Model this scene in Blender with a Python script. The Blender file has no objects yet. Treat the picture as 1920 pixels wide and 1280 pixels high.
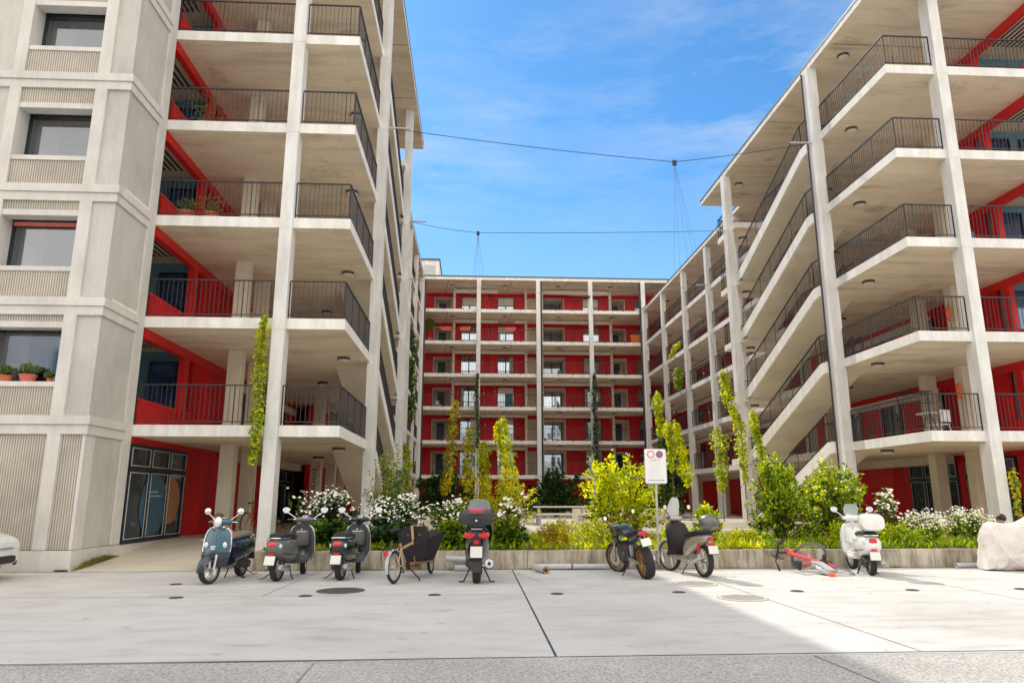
import bpy, math, random
from mathutils import Matrix, Vector, noise
C = bpy.context
col = C.scene.collection
R = math.radians
PI = math.pi

# ------------------------------------------------------------------ materials
def nodes(name):
    m = bpy.data.materials.new(name); m.use_nodes = True
    nt = m.node_tree; nt.nodes.clear()
    o = nt.nodes.new('ShaderNodeOutputMaterial')
    return m, nt, o
def principled(nt, o, base, rough=.6, metal=0., coat=0., spec=.5):
    p = nt.nodes.new('ShaderNodeBsdfPrincipled')
    if base is not None: p.inputs['Base Color'].default_value = (*base, 1)
    p.inputs['Roughness'].default_value = rough
    p.inputs['Metallic'].default_value = metal
    p.inputs['Coat Weight'].default_value = coat
    p.inputs['Coat Roughness'].default_value = .05
    p.inputs['Specular IOR Level'].default_value = spec
    nt.links.new(p.outputs[0], o.inputs[0])
    return p
def coords(nt, scale=(1, 1, 1), kind='Object'):
    t = nt.nodes.new('ShaderNodeTexCoord'); mp = nt.nodes.new('ShaderNodeMapping')
    mp.inputs['Scale'].default_value = scale
    nt.links.new(t.outputs[kind], mp.inputs[0]); return mp.outputs[0]
def noise_n(nt, vec, scale, detail=4, rough=.55):
    n = nt.nodes.new('ShaderNodeTexNoise'); n.inputs['Scale'].default_value = scale
    n.inputs['Detail'].default_value = detail; n.inputs['Roughness'].default_value = rough
    nt.links.new(vec, n.inputs['Vector']); return n.outputs['Fac']
def ramp(nt, fac, stops):
    r = nt.nodes.new('ShaderNodeValToRGB'); e = r.color_ramp.elements
    while len(e) < len(stops): e.new(.5)
    for el, (p, c) in zip(e, stops):
        el.position = p; el.color = (*c, 1) if len(c) == 3 else c
    nt.links.new(fac, r.inputs[0]); return r.outputs[0]
def mixc(nt, fac, a, b, mode='MIX'):
    m = nt.nodes.new('ShaderNodeMix'); m.data_type = 'RGBA'; m.blend_type = mode
    for i, v in ((0, fac), (6, a), (7, b)):
        if isinstance(v, (int, float)): m.inputs[i].default_value = v
        elif isinstance(v, tuple): m.inputs[i].default_value = (*v, 1)
        else: nt.links.new(v, m.inputs[i])
    return m.outputs[2]
def bump(nt, p, h, strength=.3, dist=.01):
    b = nt.nodes.new('ShaderNodeBump'); b.inputs['Strength'].default_value = strength
    b.inputs['Distance'].default_value = dist
    nt.links.new(h, b.inputs['Height']); nt.links.new(b.outputs[0], p.inputs['Normal'])
def g(v): return (v, v, v)
def sc(c, k): return tuple(min(1, x*k) for x in c)

def concrete(name, c, dark=.8, big=.35, fine=18, rough=.85, streak=.0, bmp=.25):
    m, nt, o = nodes(name); p = principled(nt, o, None, rough, spec=.3)
    v = coords(nt)
    a = noise_n(nt, v, big, 5, .6); b = noise_n(nt, v, fine, 3, .7)
    c1 = ramp(nt, a, [(.3, sc(c, dark)), (.55, c), (.8, sc(c, 1.06))])
    c2 = mixc(nt, .35, c1, ramp(nt, b, [(.3, g(.72)), (.7, g(1.0))]), 'MULTIPLY')
    if streak:
        s = noise_n(nt, coords(nt, (2.6, 2.6, .45)), 1.5, 6, .7)
        c2 = mixc(nt, streak, c2, ramp(nt, s, [(.38, (.42, .38, .30)), (.6, g(1.0))]), 'MULTIPLY')
    nt.links.new(c2, p.inputs['Base Color'])
    bump(nt, p, b, bmp, .006)
    return m
def soffit_mat(name, c):
    m, nt, o = nodes(name); p = principled(nt, o, None, .8, spec=.3)
    v = coords(nt)
    s1 = noise_n(nt, coords(nt, (.35, 1.6, 1)), 1.1, 6, .65)
    s2 = noise_n(nt, coords(nt, (.5, 7, 1)), 1.5, 4, .7)
    c1 = ramp(nt, s1, [(.28, sc(c, .72)), (.5, c), (.75, sc(c, 1.12))])
    c2 = mixc(nt, .3, c1, ramp(nt, s2, [(.3, g(.68)), (.65, g(1.0))]), 'MULTIPLY')
    br = nt.nodes.new('ShaderNodeTexBrick'); br.inputs['Scale'].default_value = 1.0; br.inputs['Mortar Size'].default_value = .006
    br.inputs['Brick Width'].default_value = 2.5; br.inputs['Row Height'].default_value = 1.25; br.inputs['Mortar Smooth'].default_value = .3
    br.inputs['Color1'].default_value = (1, 1, 1, 1); br.inputs['Color2'].default_value = (.93, .93, .93, 1); br.inputs['Mortar'].default_value = (.70, .68, .66, 1)
    nt.links.new(coords(nt), br.inputs['Vector'])
    c2 = mixc(nt, .8, c2, br.outputs['Color'], 'MULTIPLY')
    st = noise_n(nt, coords(nt), .55, 6, .7)
    c2 = mixc(nt, 1., c2, ramp(nt, st, [(.30, (.70, .66, .60)), (.42, g(1.0))]), 'MULTIPLY')
    nt.links.new(c2, p.inputs['Base Color']); bump(nt, p, s2, .12, .004)
    return m
def ribbed(name, c, axis='X', freq=19.):
    m, nt, o = nodes(name); p = principled(nt, o, None, .85, spec=.25)
    w = nt.nodes.new('ShaderNodeTexWave'); w.bands_direction = axis
    w.inputs['Scale'].default_value = freq/6.283*1.9; w.inputs['Distortion'].default_value = .25
    w.inputs['Detail'].default_value = 2; w.inputs['Detail Scale'].default_value = 3
    nt.links.new(coords(nt), w.inputs['Vector'])
    a = noise_n(nt, coords(nt), 1.1, 5, .6)
    c1 = mixc(nt, .9, ramp(nt, a, [(.3, sc(c, .8)), (.7, sc(c, 1.08))]), ramp(nt, w.outputs['Fac'], [(.1, g(.42)), (.55, g(1.0))]), 'MULTIPLY')
    nt.links.new(c1, p.inputs['Base Color']); bump(nt, p, w.outputs['Fac'], .7, .02)
    return m
def red_boards(name, c, axis='Y'):
    m, nt, o = nodes(name); p = principled(nt, o, None, .55, spec=.35)
    w = nt.nodes.new('ShaderNodeTexWave'); w.bands_direction = axis; w.wave_profile = 'SAW'
    w.inputs['Scale'].default_value = 1.35
    nt.links.new(coords(nt), w.inputs['Vector'])
    a = noise_n(nt, coords(nt, (1, 1, .4)), 1.3, 4, .6)
    seam = ramp(nt, w.outputs['Fac'], [(.0, g(.45)), (.07, g(1.0))])
    c1 = mixc(nt, .8, ramp(nt, a, [(.3, sc(c, .72)), (.7, sc(c, 1.2))]), seam, 'MULTIPLY')
    nt.links.new(c1, p.inputs['Base Color'])
    return m
def plain(name, c, rough=.5, metal=0., coat=0., vary=.12, scale=6, spec=.5):
    m, nt, o = nodes(name); p = principled(nt, o, None, rough, metal, coat, spec)
    a = noise_n(nt, coords(nt), scale, 4, .6)
    nt.links.new(ramp(nt, a, [(.25, sc(c, 1-vary)), (.75, sc(c, 1+vary))]), p.inputs['Base Color'])
    return m
def paint(name, c, rough=.25, metal=0.): return plain(name, c, rough, metal, .7, .06, 9)
def glass_mat(name, c, refl=.35, tint=(.8, .9, 1.)):
    m, nt, o = nodes(name)
    p = nt.nodes.new('ShaderNodeBsdfPrincipled'); p.inputs['Roughness'].default_value = .15
    a = noise_n(nt, coords(nt), .9, 2)
    nt.links.new(ramp(nt, a, [(.35, sc(c, .5)), (.7, sc(c, 1.5))]), p.inputs['Base Color'])
    gl = nt.nodes.new('ShaderNodeBsdfGlossy'); gl.inputs['Roughness'].default_value = .02
    gl.inputs['Color'].default_value = (*tint, 1)
    mx = nt.nodes.new('ShaderNodeMixShader'); mx.inputs[0].default_value = refl
    nt.links.new(p.outputs[0], mx.inputs[1]); nt.links.new(gl.outputs[0], mx.inputs[2]); nt.links.new(mx.outputs[0], o.inputs[0])
    return m
def clear_mat(name, c=(.85, .92, .93), alpha=.35):
    m, nt, o = nodes(name)
    t = nt.nodes.new('ShaderNodeBsdfTransparent'); t.inputs[0].default_value = (*c, 1)
    p = nt.nodes.new('ShaderNodeBsdfPrincipled'); p.inputs['Roughness'].default_value = .12
    p.inputs['Base Color'].default_value = (.75, .8, .8, 1)
    mx = nt.nodes.new('ShaderNodeMixShader'); mx.inputs[0].default_value = alpha
    nt.links.new(t.outputs[0], mx.inputs[1]); nt.links.new(p.outputs[0], mx.inputs[2]); nt.links.new(mx.outputs[0], o.inputs[0])
    return m
def clear_refl(name, k=.17):
    m, nt, o = nodes(name)
    t = nt.nodes.new('ShaderNodeBsdfTransparent'); t.inputs[0].default_value = (.85, .9, .95, 1)
    gl = nt.nodes.new('ShaderNodeBsdfGlossy'); gl.inputs['Roughness'].default_value = .05; gl.inputs[0].default_value = (.72, .74, .80, 1)
    mx = nt.nodes.new('ShaderNodeMixShader'); mx.inputs[0].default_value = k
    nt.links.new(t.outputs[0], mx.inputs[1]); nt.links.new(gl.outputs[0], mx.inputs[2]); nt.links.new(mx.outputs[0], o.inputs[0]); return m
def leaf_mat(name, c, trans=.45):
    m, nt, o = nodes(name)
    d = nt.nodes.new('ShaderNodeBsdfPrincipled'); d.inputs['Roughness'].default_value = .45
    d.inputs['Specular IOR Level'].default_value = .35
    t = nt.nodes.new('ShaderNodeBsdfTranslucent')
    a = noise_n(nt, coords(nt), 2.3, 3); b = noise_n(nt, coords(nt), 21., 2)
    r = ramp(nt, a, [(.3, sc(c, .6)), (.6, c), (.85, (min(1, c[0]*1.6), c[1]*1.15, c[2]))])
    r2 = mixc(nt, .5, r, ramp(nt, b, [(.3, g(.55)), (.7, g(1.2))]), 'MULTIPLY')
    nt.links.new(r2, d.inputs['Base Color'])
    tc = mixc(nt, 1., r2, (2.2, 2.3, .9), 'MULTIPLY'); nt.links.new(tc, t.inputs[0])
    mx = nt.nodes.new('ShaderNodeMixShader'); mx.inputs[0].default_value = trans
    nt.links.new(d.outputs[0], mx.inputs[1]); nt.links.new(t.outputs[0], mx.inputs[2]); nt.links.new(mx.outputs[0], o.inputs[0])
    return m
def emis(name, c, s=1.):
    m, nt, o = nodes(name); e = nt.nodes.new('ShaderNodeEmission')
    e.inputs[0].default_value = (*c, 1); e.inputs[1].default_value = s
    nt.links.new(e.outputs[0], o.inputs[0]); return m

M = {}
M['white_conc'] = concrete('white_painted_concrete', (.92, .90, .86), .9, .8, 22, .8, .28, .15)
M['col_conc'] = concrete('column_concrete', (.84, .83, .81), .86, .6, 20, .8, .25, .15)
M['beige'] = concrete('beige_concrete', (.80, .71, .56), .82, .7, 16, .85, .10, .2)
M['soffit'] = soffit_mat('soffit_concrete', (.88, .75, .56))
M['tower'] = concrete('tower_panel_concrete', (.61, .59, .55), .82, .55, 26, .9, .16, .4)
M['tower_trim'] = concrete('tower_trim_concrete', (.72, .70, .66), .86, .8, 22, .85, .15, .25)
M['rib_x'] = ribbed('ribbed_concrete_front', (.62, .56, .48), 'X')
M['red'] = red_boards('red_board_cladding', (.68, .008, .015), 'Y')
M['red_x'] = red_boards('red_board_cladding_back', (.74, .009, .016), 'X')
M['red_p'] = plain('red_paint_steel', (.70, .014, .014), .4, vary=.08)
M['rail'] = plain('dark_railing_steel', (.045, .04, .042), .5, .3, vary=.2)
M['frame'] = plain('dark_window_frame', (.012, .022, .04), .4, vary=.1)
M['line'] = plain('white_frame_line', (.6, .6, .6), .5)
M['glass'] = glass_mat('window_glass', (.03, .04, .07), .35)
M['glass2'] = glass_mat('sky_lit_glass', (.10, .13, .17), .55)
M['glass3'] = glass_mat('shop_glass', (.035, .05, .07), .16, (.7, .8, .9))
M['teal'] = plain('teal_loggia_wall', (.14, .28, .34), .5, vary=.2, scale=1.5)
M['blue'] = glass_mat('blue_loggia_glass', (.02, .05, .15), .18, (.5, .7, 1.))
M['blind'] = plain('cream_blind', (.82, .78, .68), .7, vary=.05)
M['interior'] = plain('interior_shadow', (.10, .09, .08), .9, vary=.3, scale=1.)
M['lampw'] = plain('lamp_opal', (.75, .68, .58), .4, vary=.04)
M['lampr'] = plain('lamp_ring', (.10, .085, .07), .5)
M['ceilslat'] = plain('soffit_slot', (.06, .06, .07), .8)
M['roofedge'] = plain('roof_edge_metal', (.10, .13, .14), .45, .5)
M['pipe_dark'] = plain('dark_downpipe', (.03, .035, .06), .5)
M['circ_b'] = plain('blue_window_circle', (.05, .14, .22), .4)
M['circ_o'] = plain('ochre_window_circle', (.45, .20, .09), .4)
M['black'] = plain('black_plastic', (.018, .018, .02), .45, vary=.2)
M['blacks'] = plain('black_satin', (.03, .03, .035), .3, coat=.3)
M['tyre'] = plain('tyre_rubber', (.022, .020, .021), .8, vary=.35, scale=40)
M['chrome'] = plain('chrome', (.85, .85, .85), .12, 1., vary=.03)
M['alu'] = plain('cast_aluminium', (.55, .54, .52), .35, .8, vary=.15)
M['engine'] = plain('engine_metal', (.10, .09, .09), .5, .6, vary=.5, scale=25)
M['plate'] = plain('blank_number_plate', (.72, .72, .66), .5, vary=.05, scale=14)
M['redl'] = plain('red_lens', (.65, .01, .02), .12, coat=.6, vary=.2, scale=40)
M['orangel'] = plain('orange_lens', (.8, .22, .03), .15, coat=.6)
M['lens'] = plain('clear_lens', (.8, .8, .78), .1, .3, coat=.8, vary=.25, scale=45)
M['vblue'] = paint('petrol_blue_paint', (.035, .115, .165))
M['vnavy'] = paint('dark_navy_paint', (.014, .02, .035), .12)
M['vgrey'] = paint('matt_grey_paint', (.115, .125, .12), .38)
M['vgrey2'] = plain('dark_grey_plastic', (.09, .09, .095), .5)
M['vblack'] = paint('gloss_black_paint', (.010, .018, .02), .1)
M['vwhite'] = paint('white_paint', (.80, .80, .78), .2)
M['vbeige'] = paint('champagne_paint', (.42, .38, .31), .3, .4)
M['saddle_br'] = plain('brown_seat_vinyl', (.20, .16, .125), .6, vary=.15)
M['saddle_bk'] = plain('black_seat_vinyl', (.02, .02, .022), .55)
M['tan'] = paint('tan_frame_paint', (.55, .36, .20), .4)
M['boxblack'] = plain('black_box_fabric', (.018, .014, .018), .75, vary=.3, scale=5)
M['pink'] = paint('pinkish_red_frame', (.72, .07, .10), .4)
M['orangep'] = plain('orange_plastic', (.85, .13, .04), .4)
M['greypl'] = plain('light_grey_plastic', (.50, .50, .50), .5)
M['gold'] = plain('bronze_wheel', (.38, .22, .09), .35, .7)
M['clear'] = clear_mat('clear_windscreen')
M['towerglass'] = clear_refl('reflecting_loggia_glazing')
M['cover'] = None
M['pipe'] = concrete('galvanised_pipe', (.56, .58, .60), .8, 2, 30, .5)
M['rust'] = plain('rusty_flange', (.28, .17, .09), .8, vary=.4, scale=20)
M['skin'] = plain('skin', (.55, .30, .20), .5, vary=.08)
M['hair'] = plain('brown_hair', (.09, .045, .02), .6, vary=.4, scale=60)
M['dhair'] = plain('dark_hair', (.012, .009, .009), .5, vary=.4, scale=60)
M['tanco'] = plain('tan_jacket', (.50, .30, .17), .8, vary=.15)
M['trous'] = plain('dark_trousers', (.05, .05, .07), .8, vary=.2)
M['shoe'] = plain('brown_shoe', (.22, .11, .05), .5, vary=.2)
M['pot'] = plain('terracotta_pot', (.55, .15, .06), .7, vary=.2)
M['pinkp'] = plain('pink_petal', (.75, .16, .20), .6)
M['potp'] = plain('pink_pot', (.65, .16, .13), .6)
M['soil'] = concrete('planter_soil', (.10, .07, .045), .6, 3, 40, .95)
M['stem'] = plain('twig_bark', (.14, .085, .045), .8, vary=.3, scale=30)
M['lf_y'] = leaf_mat('leaf_yellow_green', (.62, .60, .015), .58)
M['lf_g'] = leaf_mat('leaf_fresh_green', (.33, .42, .02), .52)
M['lf_m'] = leaf_mat('leaf_mid_green', (.13, .23, .022), .45)
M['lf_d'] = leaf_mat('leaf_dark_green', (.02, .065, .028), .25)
M['lf_o'] = leaf_mat('leaf_orange', (.42, .16, .02), .45)
M['lf_s'] = leaf_mat('leaf_grey_green', (.15, .20, .11), .3)
M['petal'] = plain('white_petal', (.86, .84, .74), .6, vary=.06)
M['petalc'] = plain('cream_petal', (.80, .72, .45), .6, vary=.1)
M['drygrass'] = leaf_mat('dry_grass', (.33, .28, .10), .4)
M['cable'] = plain('steel_cable', (.05, .06, .08), .5, .5)
M['wire'] = plain('thin_steel_wire', (.30, .29, .28), .45, .7)
M['sign'] = plain('white_sign_face', (.84, .82, .80), .4, vary=.03)
M['signtxt'] = plain('faded_sign_print', (.45, .38, .36), .6)
M['signline'] = plain('faded_fine_print', (.68, .66, .63), .6)
M['signred'] = plain('sign_red', (.65, .05, .03), .5)
M['signblue'] = plain('sign_blue', (.10, .20, .50), .5)
M['post'] = plain('galvanised_post', (.55, .55, .55), .4, .5)
M['letter'] = plain('black_lettering', (.02, .02, .02), .6)
M['chair'] = plain('garden_chair_white', (.8, .8, .8), .5)
M['orangef'] = plain('orange_balcony_fabric', (.85, .22, .02), .7)
M['turq'] = plain('turquoise_fabric', (.08, .35, .40), .7)

# ------------------------------------------------------------------ mesh helper
class MB:
    def __init__(s, M4=None):
        s.v = []; s.f = []; s.m = []; s.M = M4.copy() if M4 else Matrix.Identity(4); s.mi = 0
    def add(s, vs, fs):
        b = len(s.v); fl = s.M.determinant() < 0
        s.v += [tuple(s.M @ Vector(p)) for p in vs]
        for f in fs:
            f = [b+i for i in f]
            if fl: f.reverse()
            s.f.append(f); s.m.append(s.mi)
    def box(s, x0, x1, y0, y1, z0, z1, top=None):
        if x0 > x1: x0, x1 = x1, x0
        if y0 > y1: y0, y1 = y1, y0
        vs = [(x0,y0,z0),(x1,y0,z0),(x1,y1,z0),(x0,y1,z0),(x0,y0,z1),(x1,y0,z1),(x1,y1,z1),(x0,y1,z1)]
        s.add(vs, [(0,1,5,4),(1,2,6,5),(2,3,7,6),(3,0,4,7)])
        k = s.mi
        if top is not None: s.mi = top
        s.add([vs[i] for i in (3,2,1,0)], [(0,1,2,3)]); s.add(vs[4:], [(0,1,2,3)])
        s.mi = k
    def quad(s, a, b, c, d): s.add([a, b, c, d], [(0, 1, 2, 3)])
    def prism(s, poly, ax, h0, h1):
        """poly = list of 2-D points, extruded along axis ax from h0 to h1"""
        def P(p, h): return {'x': (h, p[0], p[1]), 'y': (p[0], h, p[1]), 'z': (p[0], p[1], h)}[ax]
        n = len(poly)
        s.add([P(p, h0) for p in poly]+[P(p, h1) for p in poly],
              [tuple(range(n))[::-1], tuple(range(n, 2*n))]+[(i, (i+1) % n, n+(i+1) % n, n+i) for i in range(n)])
    def loft(s, rings, cap=True, close=True):
        n = len(rings[0]); vs = [p for r in rings for p in r]; fs = []
        for i in range(len(rings)-1):
            for j in range(n if close else n-1):
                k = (j+1) % n
                fs.append((i*n+j, i*n+k, (i+1)*n+k, (i+1)*n+j))
        if cap and close:
            fs.append(tuple(range(n))[::-1]); fs.append(tuple(range((len(rings)-1)*n, len(rings)*n)))
        s.add(vs, fs)
    def tube(s, pts, r, n=8, cap=True):
        pts = [Vector(p) for p in pts]; rs = r if isinstance(r, (list, tuple)) else [r]*len(pts)
        rings = []; prev = None
        for i, p in enumerate(pts):
            d = (pts[min(i+1, len(pts)-1)]-pts[max(i-1, 0)])
            if d.length < 1e-9: d = Vector((0, 0, 1))
            d.normalize()
            if prev is None:
                a = Vector((0, 0, 1)) if abs(d.z) < .9 else Vector((1, 0, 0))
                u = d.cross(a).normalized()
            else:
                u = (prev-d*prev.dot(d)).normalized()
            prev = u; w = d.cross(u)
            rings.append([tuple(p+(u*math.cos(2*PI*k/n)+w*math.sin(2*PI*k/n))*rs[i]) for k in range(n)])
        s.loft(rings, cap)
    def lathe(s, prof, c, ax=(0, 0, 1), n=24):
        ax = Vector(ax).normalized(); a = Vector((0, 0, 1)) if abs(ax.z) < .9 else Vector((1, 0, 0))
        u = ax.cross(a).normalized(); w = ax.cross(u); c = Vector(c)
        rings = [[tuple(c+ax*h+(u*math.cos(2*PI*k/n)+w*math.sin(2*PI*k/n))*max(r, 1e-4)) for k in range(n)] for r, h in prof]
        s.loft(rings, tuple(prof[0]) != tuple(prof[-1]))
    def ell(s, c, rx, ry, rz, n=14, m=8):
        rings = []
        for i in range(m+1):
            t = -PI/2+PI*i/m; q = max(math.cos(t), .02)
            rings.append([(c[0]+rx*q*math.cos(2*PI*k/n), c[1]+ry*q*math.sin(2*PI*k/n), c[2]+rz*math.sin(t)) for k in range(n)])
        s.loft(rings)
    def body(s, secs, n=18, e=2.4):
        """loft along x: secs = (x, zc, half_w, half_h[, yc])"""
        rings = []
        for q in secs:
            x, zc, hw, hh = q[:4]; yc = q[4] if len(q) > 4 else 0
            r = []
            for k in range(n):
                a = 2*PI*k/n; ca, sa = math.cos(a), math.sin(a)
                r.append((x, yc+hw*math.copysign(abs(ca)**(2/e), ca), zc+hh*math.copysign(abs(sa)**(2/e), sa)))
            rings.append(r)
        s.loft(rings)
    def build(s, name, mats, parent=None, smooth=True, bevel=0., ang=38):
        me = bpy.data.meshes.new(name); me.from_pydata(s.v, [], s.f)
        if not isinstance(mats, (list, tuple)): mats = [mats]
        for m in mats: me.materials.append(M[m] if isinstance(m, str) else m)
        me.polygons.foreach_set('material_index', s.m)
        me.polygons.foreach_set('use_smooth', [smooth]*len(s.f))
        me.update()
        if smooth: me.set_sharp_from_angle(angle=R(ang))
        o = bpy.data.objects.new(name, me); col.objects.link(o)
        if parent: o.parent = parent
        if bevel:
            b = o.modifiers.new('bevel', 'BEVEL'); b.width = bevel; b.segments = 2; b.limit_method = 'ANGLE'; b.angle_limit = R(50)
        return o

def tag(o, label=None, cat=None, group=None, kind=None):
    if label: o['label'] = label
    if cat: o['category'] = cat
    if group: o['group'] = group
    if kind: o['kind'] = kind
    return o
def thing(name, label, cat, loc=(0, 0, 0), rot=(0, 0, 0), group=None):
    o = bpy.data.objects.new(name, None); col.objects.link(o); o.empty_display_size = .1
    o.location = loc; o.rotation_euler = rot
    return tag(o, label, cat, group)
def struct(name, mb, mats, smooth=False):
    return tag(mb.build(name, mats, None, smooth), kind='structure')

# ------------------------------------------------------------------ camera
cam = bpy.data.cameras.new('camera'); co = bpy.data.objects.new('camera', cam); col.objects.link(co)
C.scene.camera = co
cam.sensor_width = 36; cam.lens = 1330/1920*36; cam.clip_start = .1; cam.clip_end = 3000
co.location = (0, 0, 1.5)
co.rotation_euler = (R(90+12.383), 0, R(-3.153))

# ------------------------------------------------------------------ light, sky
sun = bpy.data.lights.new('sun', 'SUN'); so = bpy.data.objects.new('sun', sun); col.objects.link(so)
sd = Vector((.3225, -1.0, -1.0))
so.rotation_euler = sd.to_track_quat('-Z', 'Y').to_euler()
so.location = (-10, 40, 40)
sun.energy = 3.5; sun.angle = R(.5); sun.color = (1, .93, .82)
w = bpy.data.worlds.new('World'); C.scene.world = w; w.use_nodes = True
nt = w.node_tree; nt.nodes.clear()
wo = nt.nodes.new('ShaderNodeOutputWorld'); bg = nt.nodes.new('ShaderNodeBackground')
sky = nt.nodes.new('ShaderNodeTexSky'); sky.sky_type = 'NISHITA'; sky.sun_disc = False
sky.sun_elevation = R(43.6); sky.sun_rotation = R(360-17.9); sky.air_density = 1.0; sky.dust_density = .15; sky.ozone_density = 3.0
tc = nt.nodes.new('ShaderNodeTexCoord')
def wmap(scale, rot=(0, 0, 0)):
    mp = nt.nodes.new('ShaderNodeMapping'); mp.inputs['Scale'].default_value = scale; mp.inputs['Rotation'].default_value = rot
    nt.links.new(tc.outputs['Generated'], mp.inputs[0]); return mp.outputs[0]
n1 = noise_n(nt, wmap((1.6, 3.0, 7.5), (R(10), R(32), R(8))), 1.5, 10, .66)
n2 = noise_n(nt, wmap((1, 1, 2)), 1.7, 3, .5)
cl = ramp(nt, n1, [(.47, g(0)), (.66, g(1))])
cm = ramp(nt, n2, [(.42, g(0)), (.66, g(1))])
mm = nt.nodes.new('ShaderNodeMath'); mm.operation = 'MULTIPLY'; nt.links.new(cl, mm.inputs[0]); nt.links.new(cm, mm.inputs[1])
m2 = nt.nodes.new('ShaderNodeMath'); m2.operation = 'MULTIPLY'; nt.links.new(mm.outputs[0], m2.inputs[0]); m2.inputs[1].default_value = .6
skyb = mixc(nt, 1., sky.outputs[0], (.50, .92, 1.14), 'MULTIPLY')
sz = nt.nodes.new('ShaderNodeSeparateXYZ'); nt.links.new(tc.outputs['Generated'], sz.inputs[0])
mz = nt.nodes.new('ShaderNodeMapRange'); mz.inputs['From Min'].default_value = .42; mz.inputs['From Max'].default_value = .10; mz.inputs['To Max'].default_value = .62
nt.links.new(sz.outputs['Z'], mz.inputs['Value'])
skyb = mixc(nt, mz.outputs[0], skyb, (3.9, 5.3, 6.0))
mz2 = nt.nodes.new('ShaderNodeMapRange'); mz2.interpolation_type = 'SMOOTHSTEP'; mz2.inputs['From Min'].default_value = .30; mz2.inputs['From Max'].default_value = .52; mz2.inputs['To Min'].default_value = .12
nt.links.new(sz.outputs['Z'], mz2.inputs['Value'])
m3 = nt.nodes.new('ShaderNodeMath'); m3.operation = 'MULTIPLY'; nt.links.new(m2.outputs[0], m3.inputs[0]); nt.links.new(mz2.outputs[0], m3.inputs[1])
skyc = mixc(nt, m3.outputs[0], skyb, (5.6, 6.1, 6.7))
# bright cloud added in the unseen sky behind the camera to lighten shade
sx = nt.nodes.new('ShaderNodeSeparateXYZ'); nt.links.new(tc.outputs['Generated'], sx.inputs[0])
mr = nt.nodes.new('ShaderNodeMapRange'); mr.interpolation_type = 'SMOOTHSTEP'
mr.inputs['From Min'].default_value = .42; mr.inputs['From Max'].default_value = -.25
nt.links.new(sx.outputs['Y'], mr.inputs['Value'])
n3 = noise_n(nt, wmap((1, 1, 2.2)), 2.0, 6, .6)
fill_bank = ramp(nt, n3, [(.3, (9.0, 8.7, 8.5)), (.62, (14.8, 13.7, 12.1))])
skyc = mixc(nt, mr.outputs[0], skyc, fill_bank)
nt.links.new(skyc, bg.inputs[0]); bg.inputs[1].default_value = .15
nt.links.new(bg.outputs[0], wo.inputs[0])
C.scene.view_settings.view_transform = 'Standard'; C.scene.view_settings.look = 'None'
C.scene.view_settings.exposure = 0; C.scene.view_settings.gamma = 1
C.scene.render.resolution_x = 1024; C.scene.render.resolution_y = 682
# ------------------------------------------------------------------ ground
CZ = .40     # courtyard level
def paving():
    m, nt, o = nodes('smooth_pavement_concrete'); p = principled(nt, o, None, .72, spec=.3); v = coords(nt)
    a = noise_n(nt, v, .38, 6, .62); b = noise_n(nt, coords(nt, (1, 3.2, 1)), 1.1, 6, .68); f = noise_n(nt, v, 34, 3, .7); q = noise_n(nt, v, 3.4, 4, .6); q2 = noise_n(nt, v, 1.9, 3, .5)
    c = ramp(nt, a, [(.28, (.50, .485, .46)), (.5, (.60, .59, .57)), (.75, (.66, .65, .63))])
    c = mixc(nt, .55, c, ramp(nt, b, [(.30, g(.66)), (.50, g(1)), (.75, g(1.06))]), 'MULTIPLY')
    c = mixc(nt, .30, c, ramp(nt, f, [(.3, g(.75)), (.65, g(1))]), 'MULTIPLY')
    c = mixc(nt, .9, c, ramp(nt, q, [(.27, (.60, .58, .55)), (.33, g(1))]), 'MULTIPLY')      # drips and small stains
    c = mixc(nt, .8, c, ramp(nt, q2, [(.25, (.78, .77, .75)), (.31, g(1))]), 'MULTIPLY')
    nt.links.new(c, p.inputs['Base Color']); bump(nt, p, f, .15, .004)
    nt.links.new(ramp(nt, b, [(.3, g(.55)), (.7, g(.85))]), p.inputs['Roughness']); return m
M['paving'] = paving()
def aggregate():
    m, nt, o = nodes('exposed_aggregate'); p = principled(nt, o, None, .9, spec=.2)
    v = coords(nt)
    vo = nt.nodes.new('ShaderNodeTexVoronoi'); vo.inputs['Scale'].default_value = 80; nt.links.new(v, vo.inputs['Vector'])
    a = noise_n(nt, v, .8, 4); b = noise_n(nt, v, 30, 4, .8)
    c1 = ramp(nt, a, [(.3, (.46, .445, .425)), (.7, (.56, .545, .52))])
    c2 = mixc(nt, .6, c1, ramp(nt, vo.outputs['Color'], [(.15, g(.38)), (.5, g(.95)), (.85, g(1.25))]), 'MULTIPLY')
    c3 = mixc(nt, .6, c2, ramp(nt, b, [(.35, g(.35)), (.55, g(1.1))]), 'MULTIPLY')
    nt.links.new(c3, p.inputs['Base Color']); bump(nt, p, b, .5, .01)
    return m
M['aggregate'] = aggregate()
M['joint'] = plain('dark_joint', (.05, .05, .05), .9, vary=.4, scale=20)  # dark grey of the pavement joints and the plinth joint
M['joint_soft'] = plain('fine_joint', (.30, .29, .27), .9, vary=.35, scale=8)
M['court'] = concrete('courtyard_paving', (.62, .56, .47), .85, .8, 20, .85)
M['far_ground'] = plain('town_ground', (.28, .27, .25), .9)

b = MB(); b.box(-900, 900, -900, 1200, -.6, -.02); struct('ground', b, 'far_ground')
b = MB(); b.box(-40, 60, 7.27, 15.75, -.3, 0); struct('pavement', b, 'paving')
b = MB(); b.box(-40, 60, -40, 7.27, -.3, -.006); struct('road', b, 'aggregate')
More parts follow.
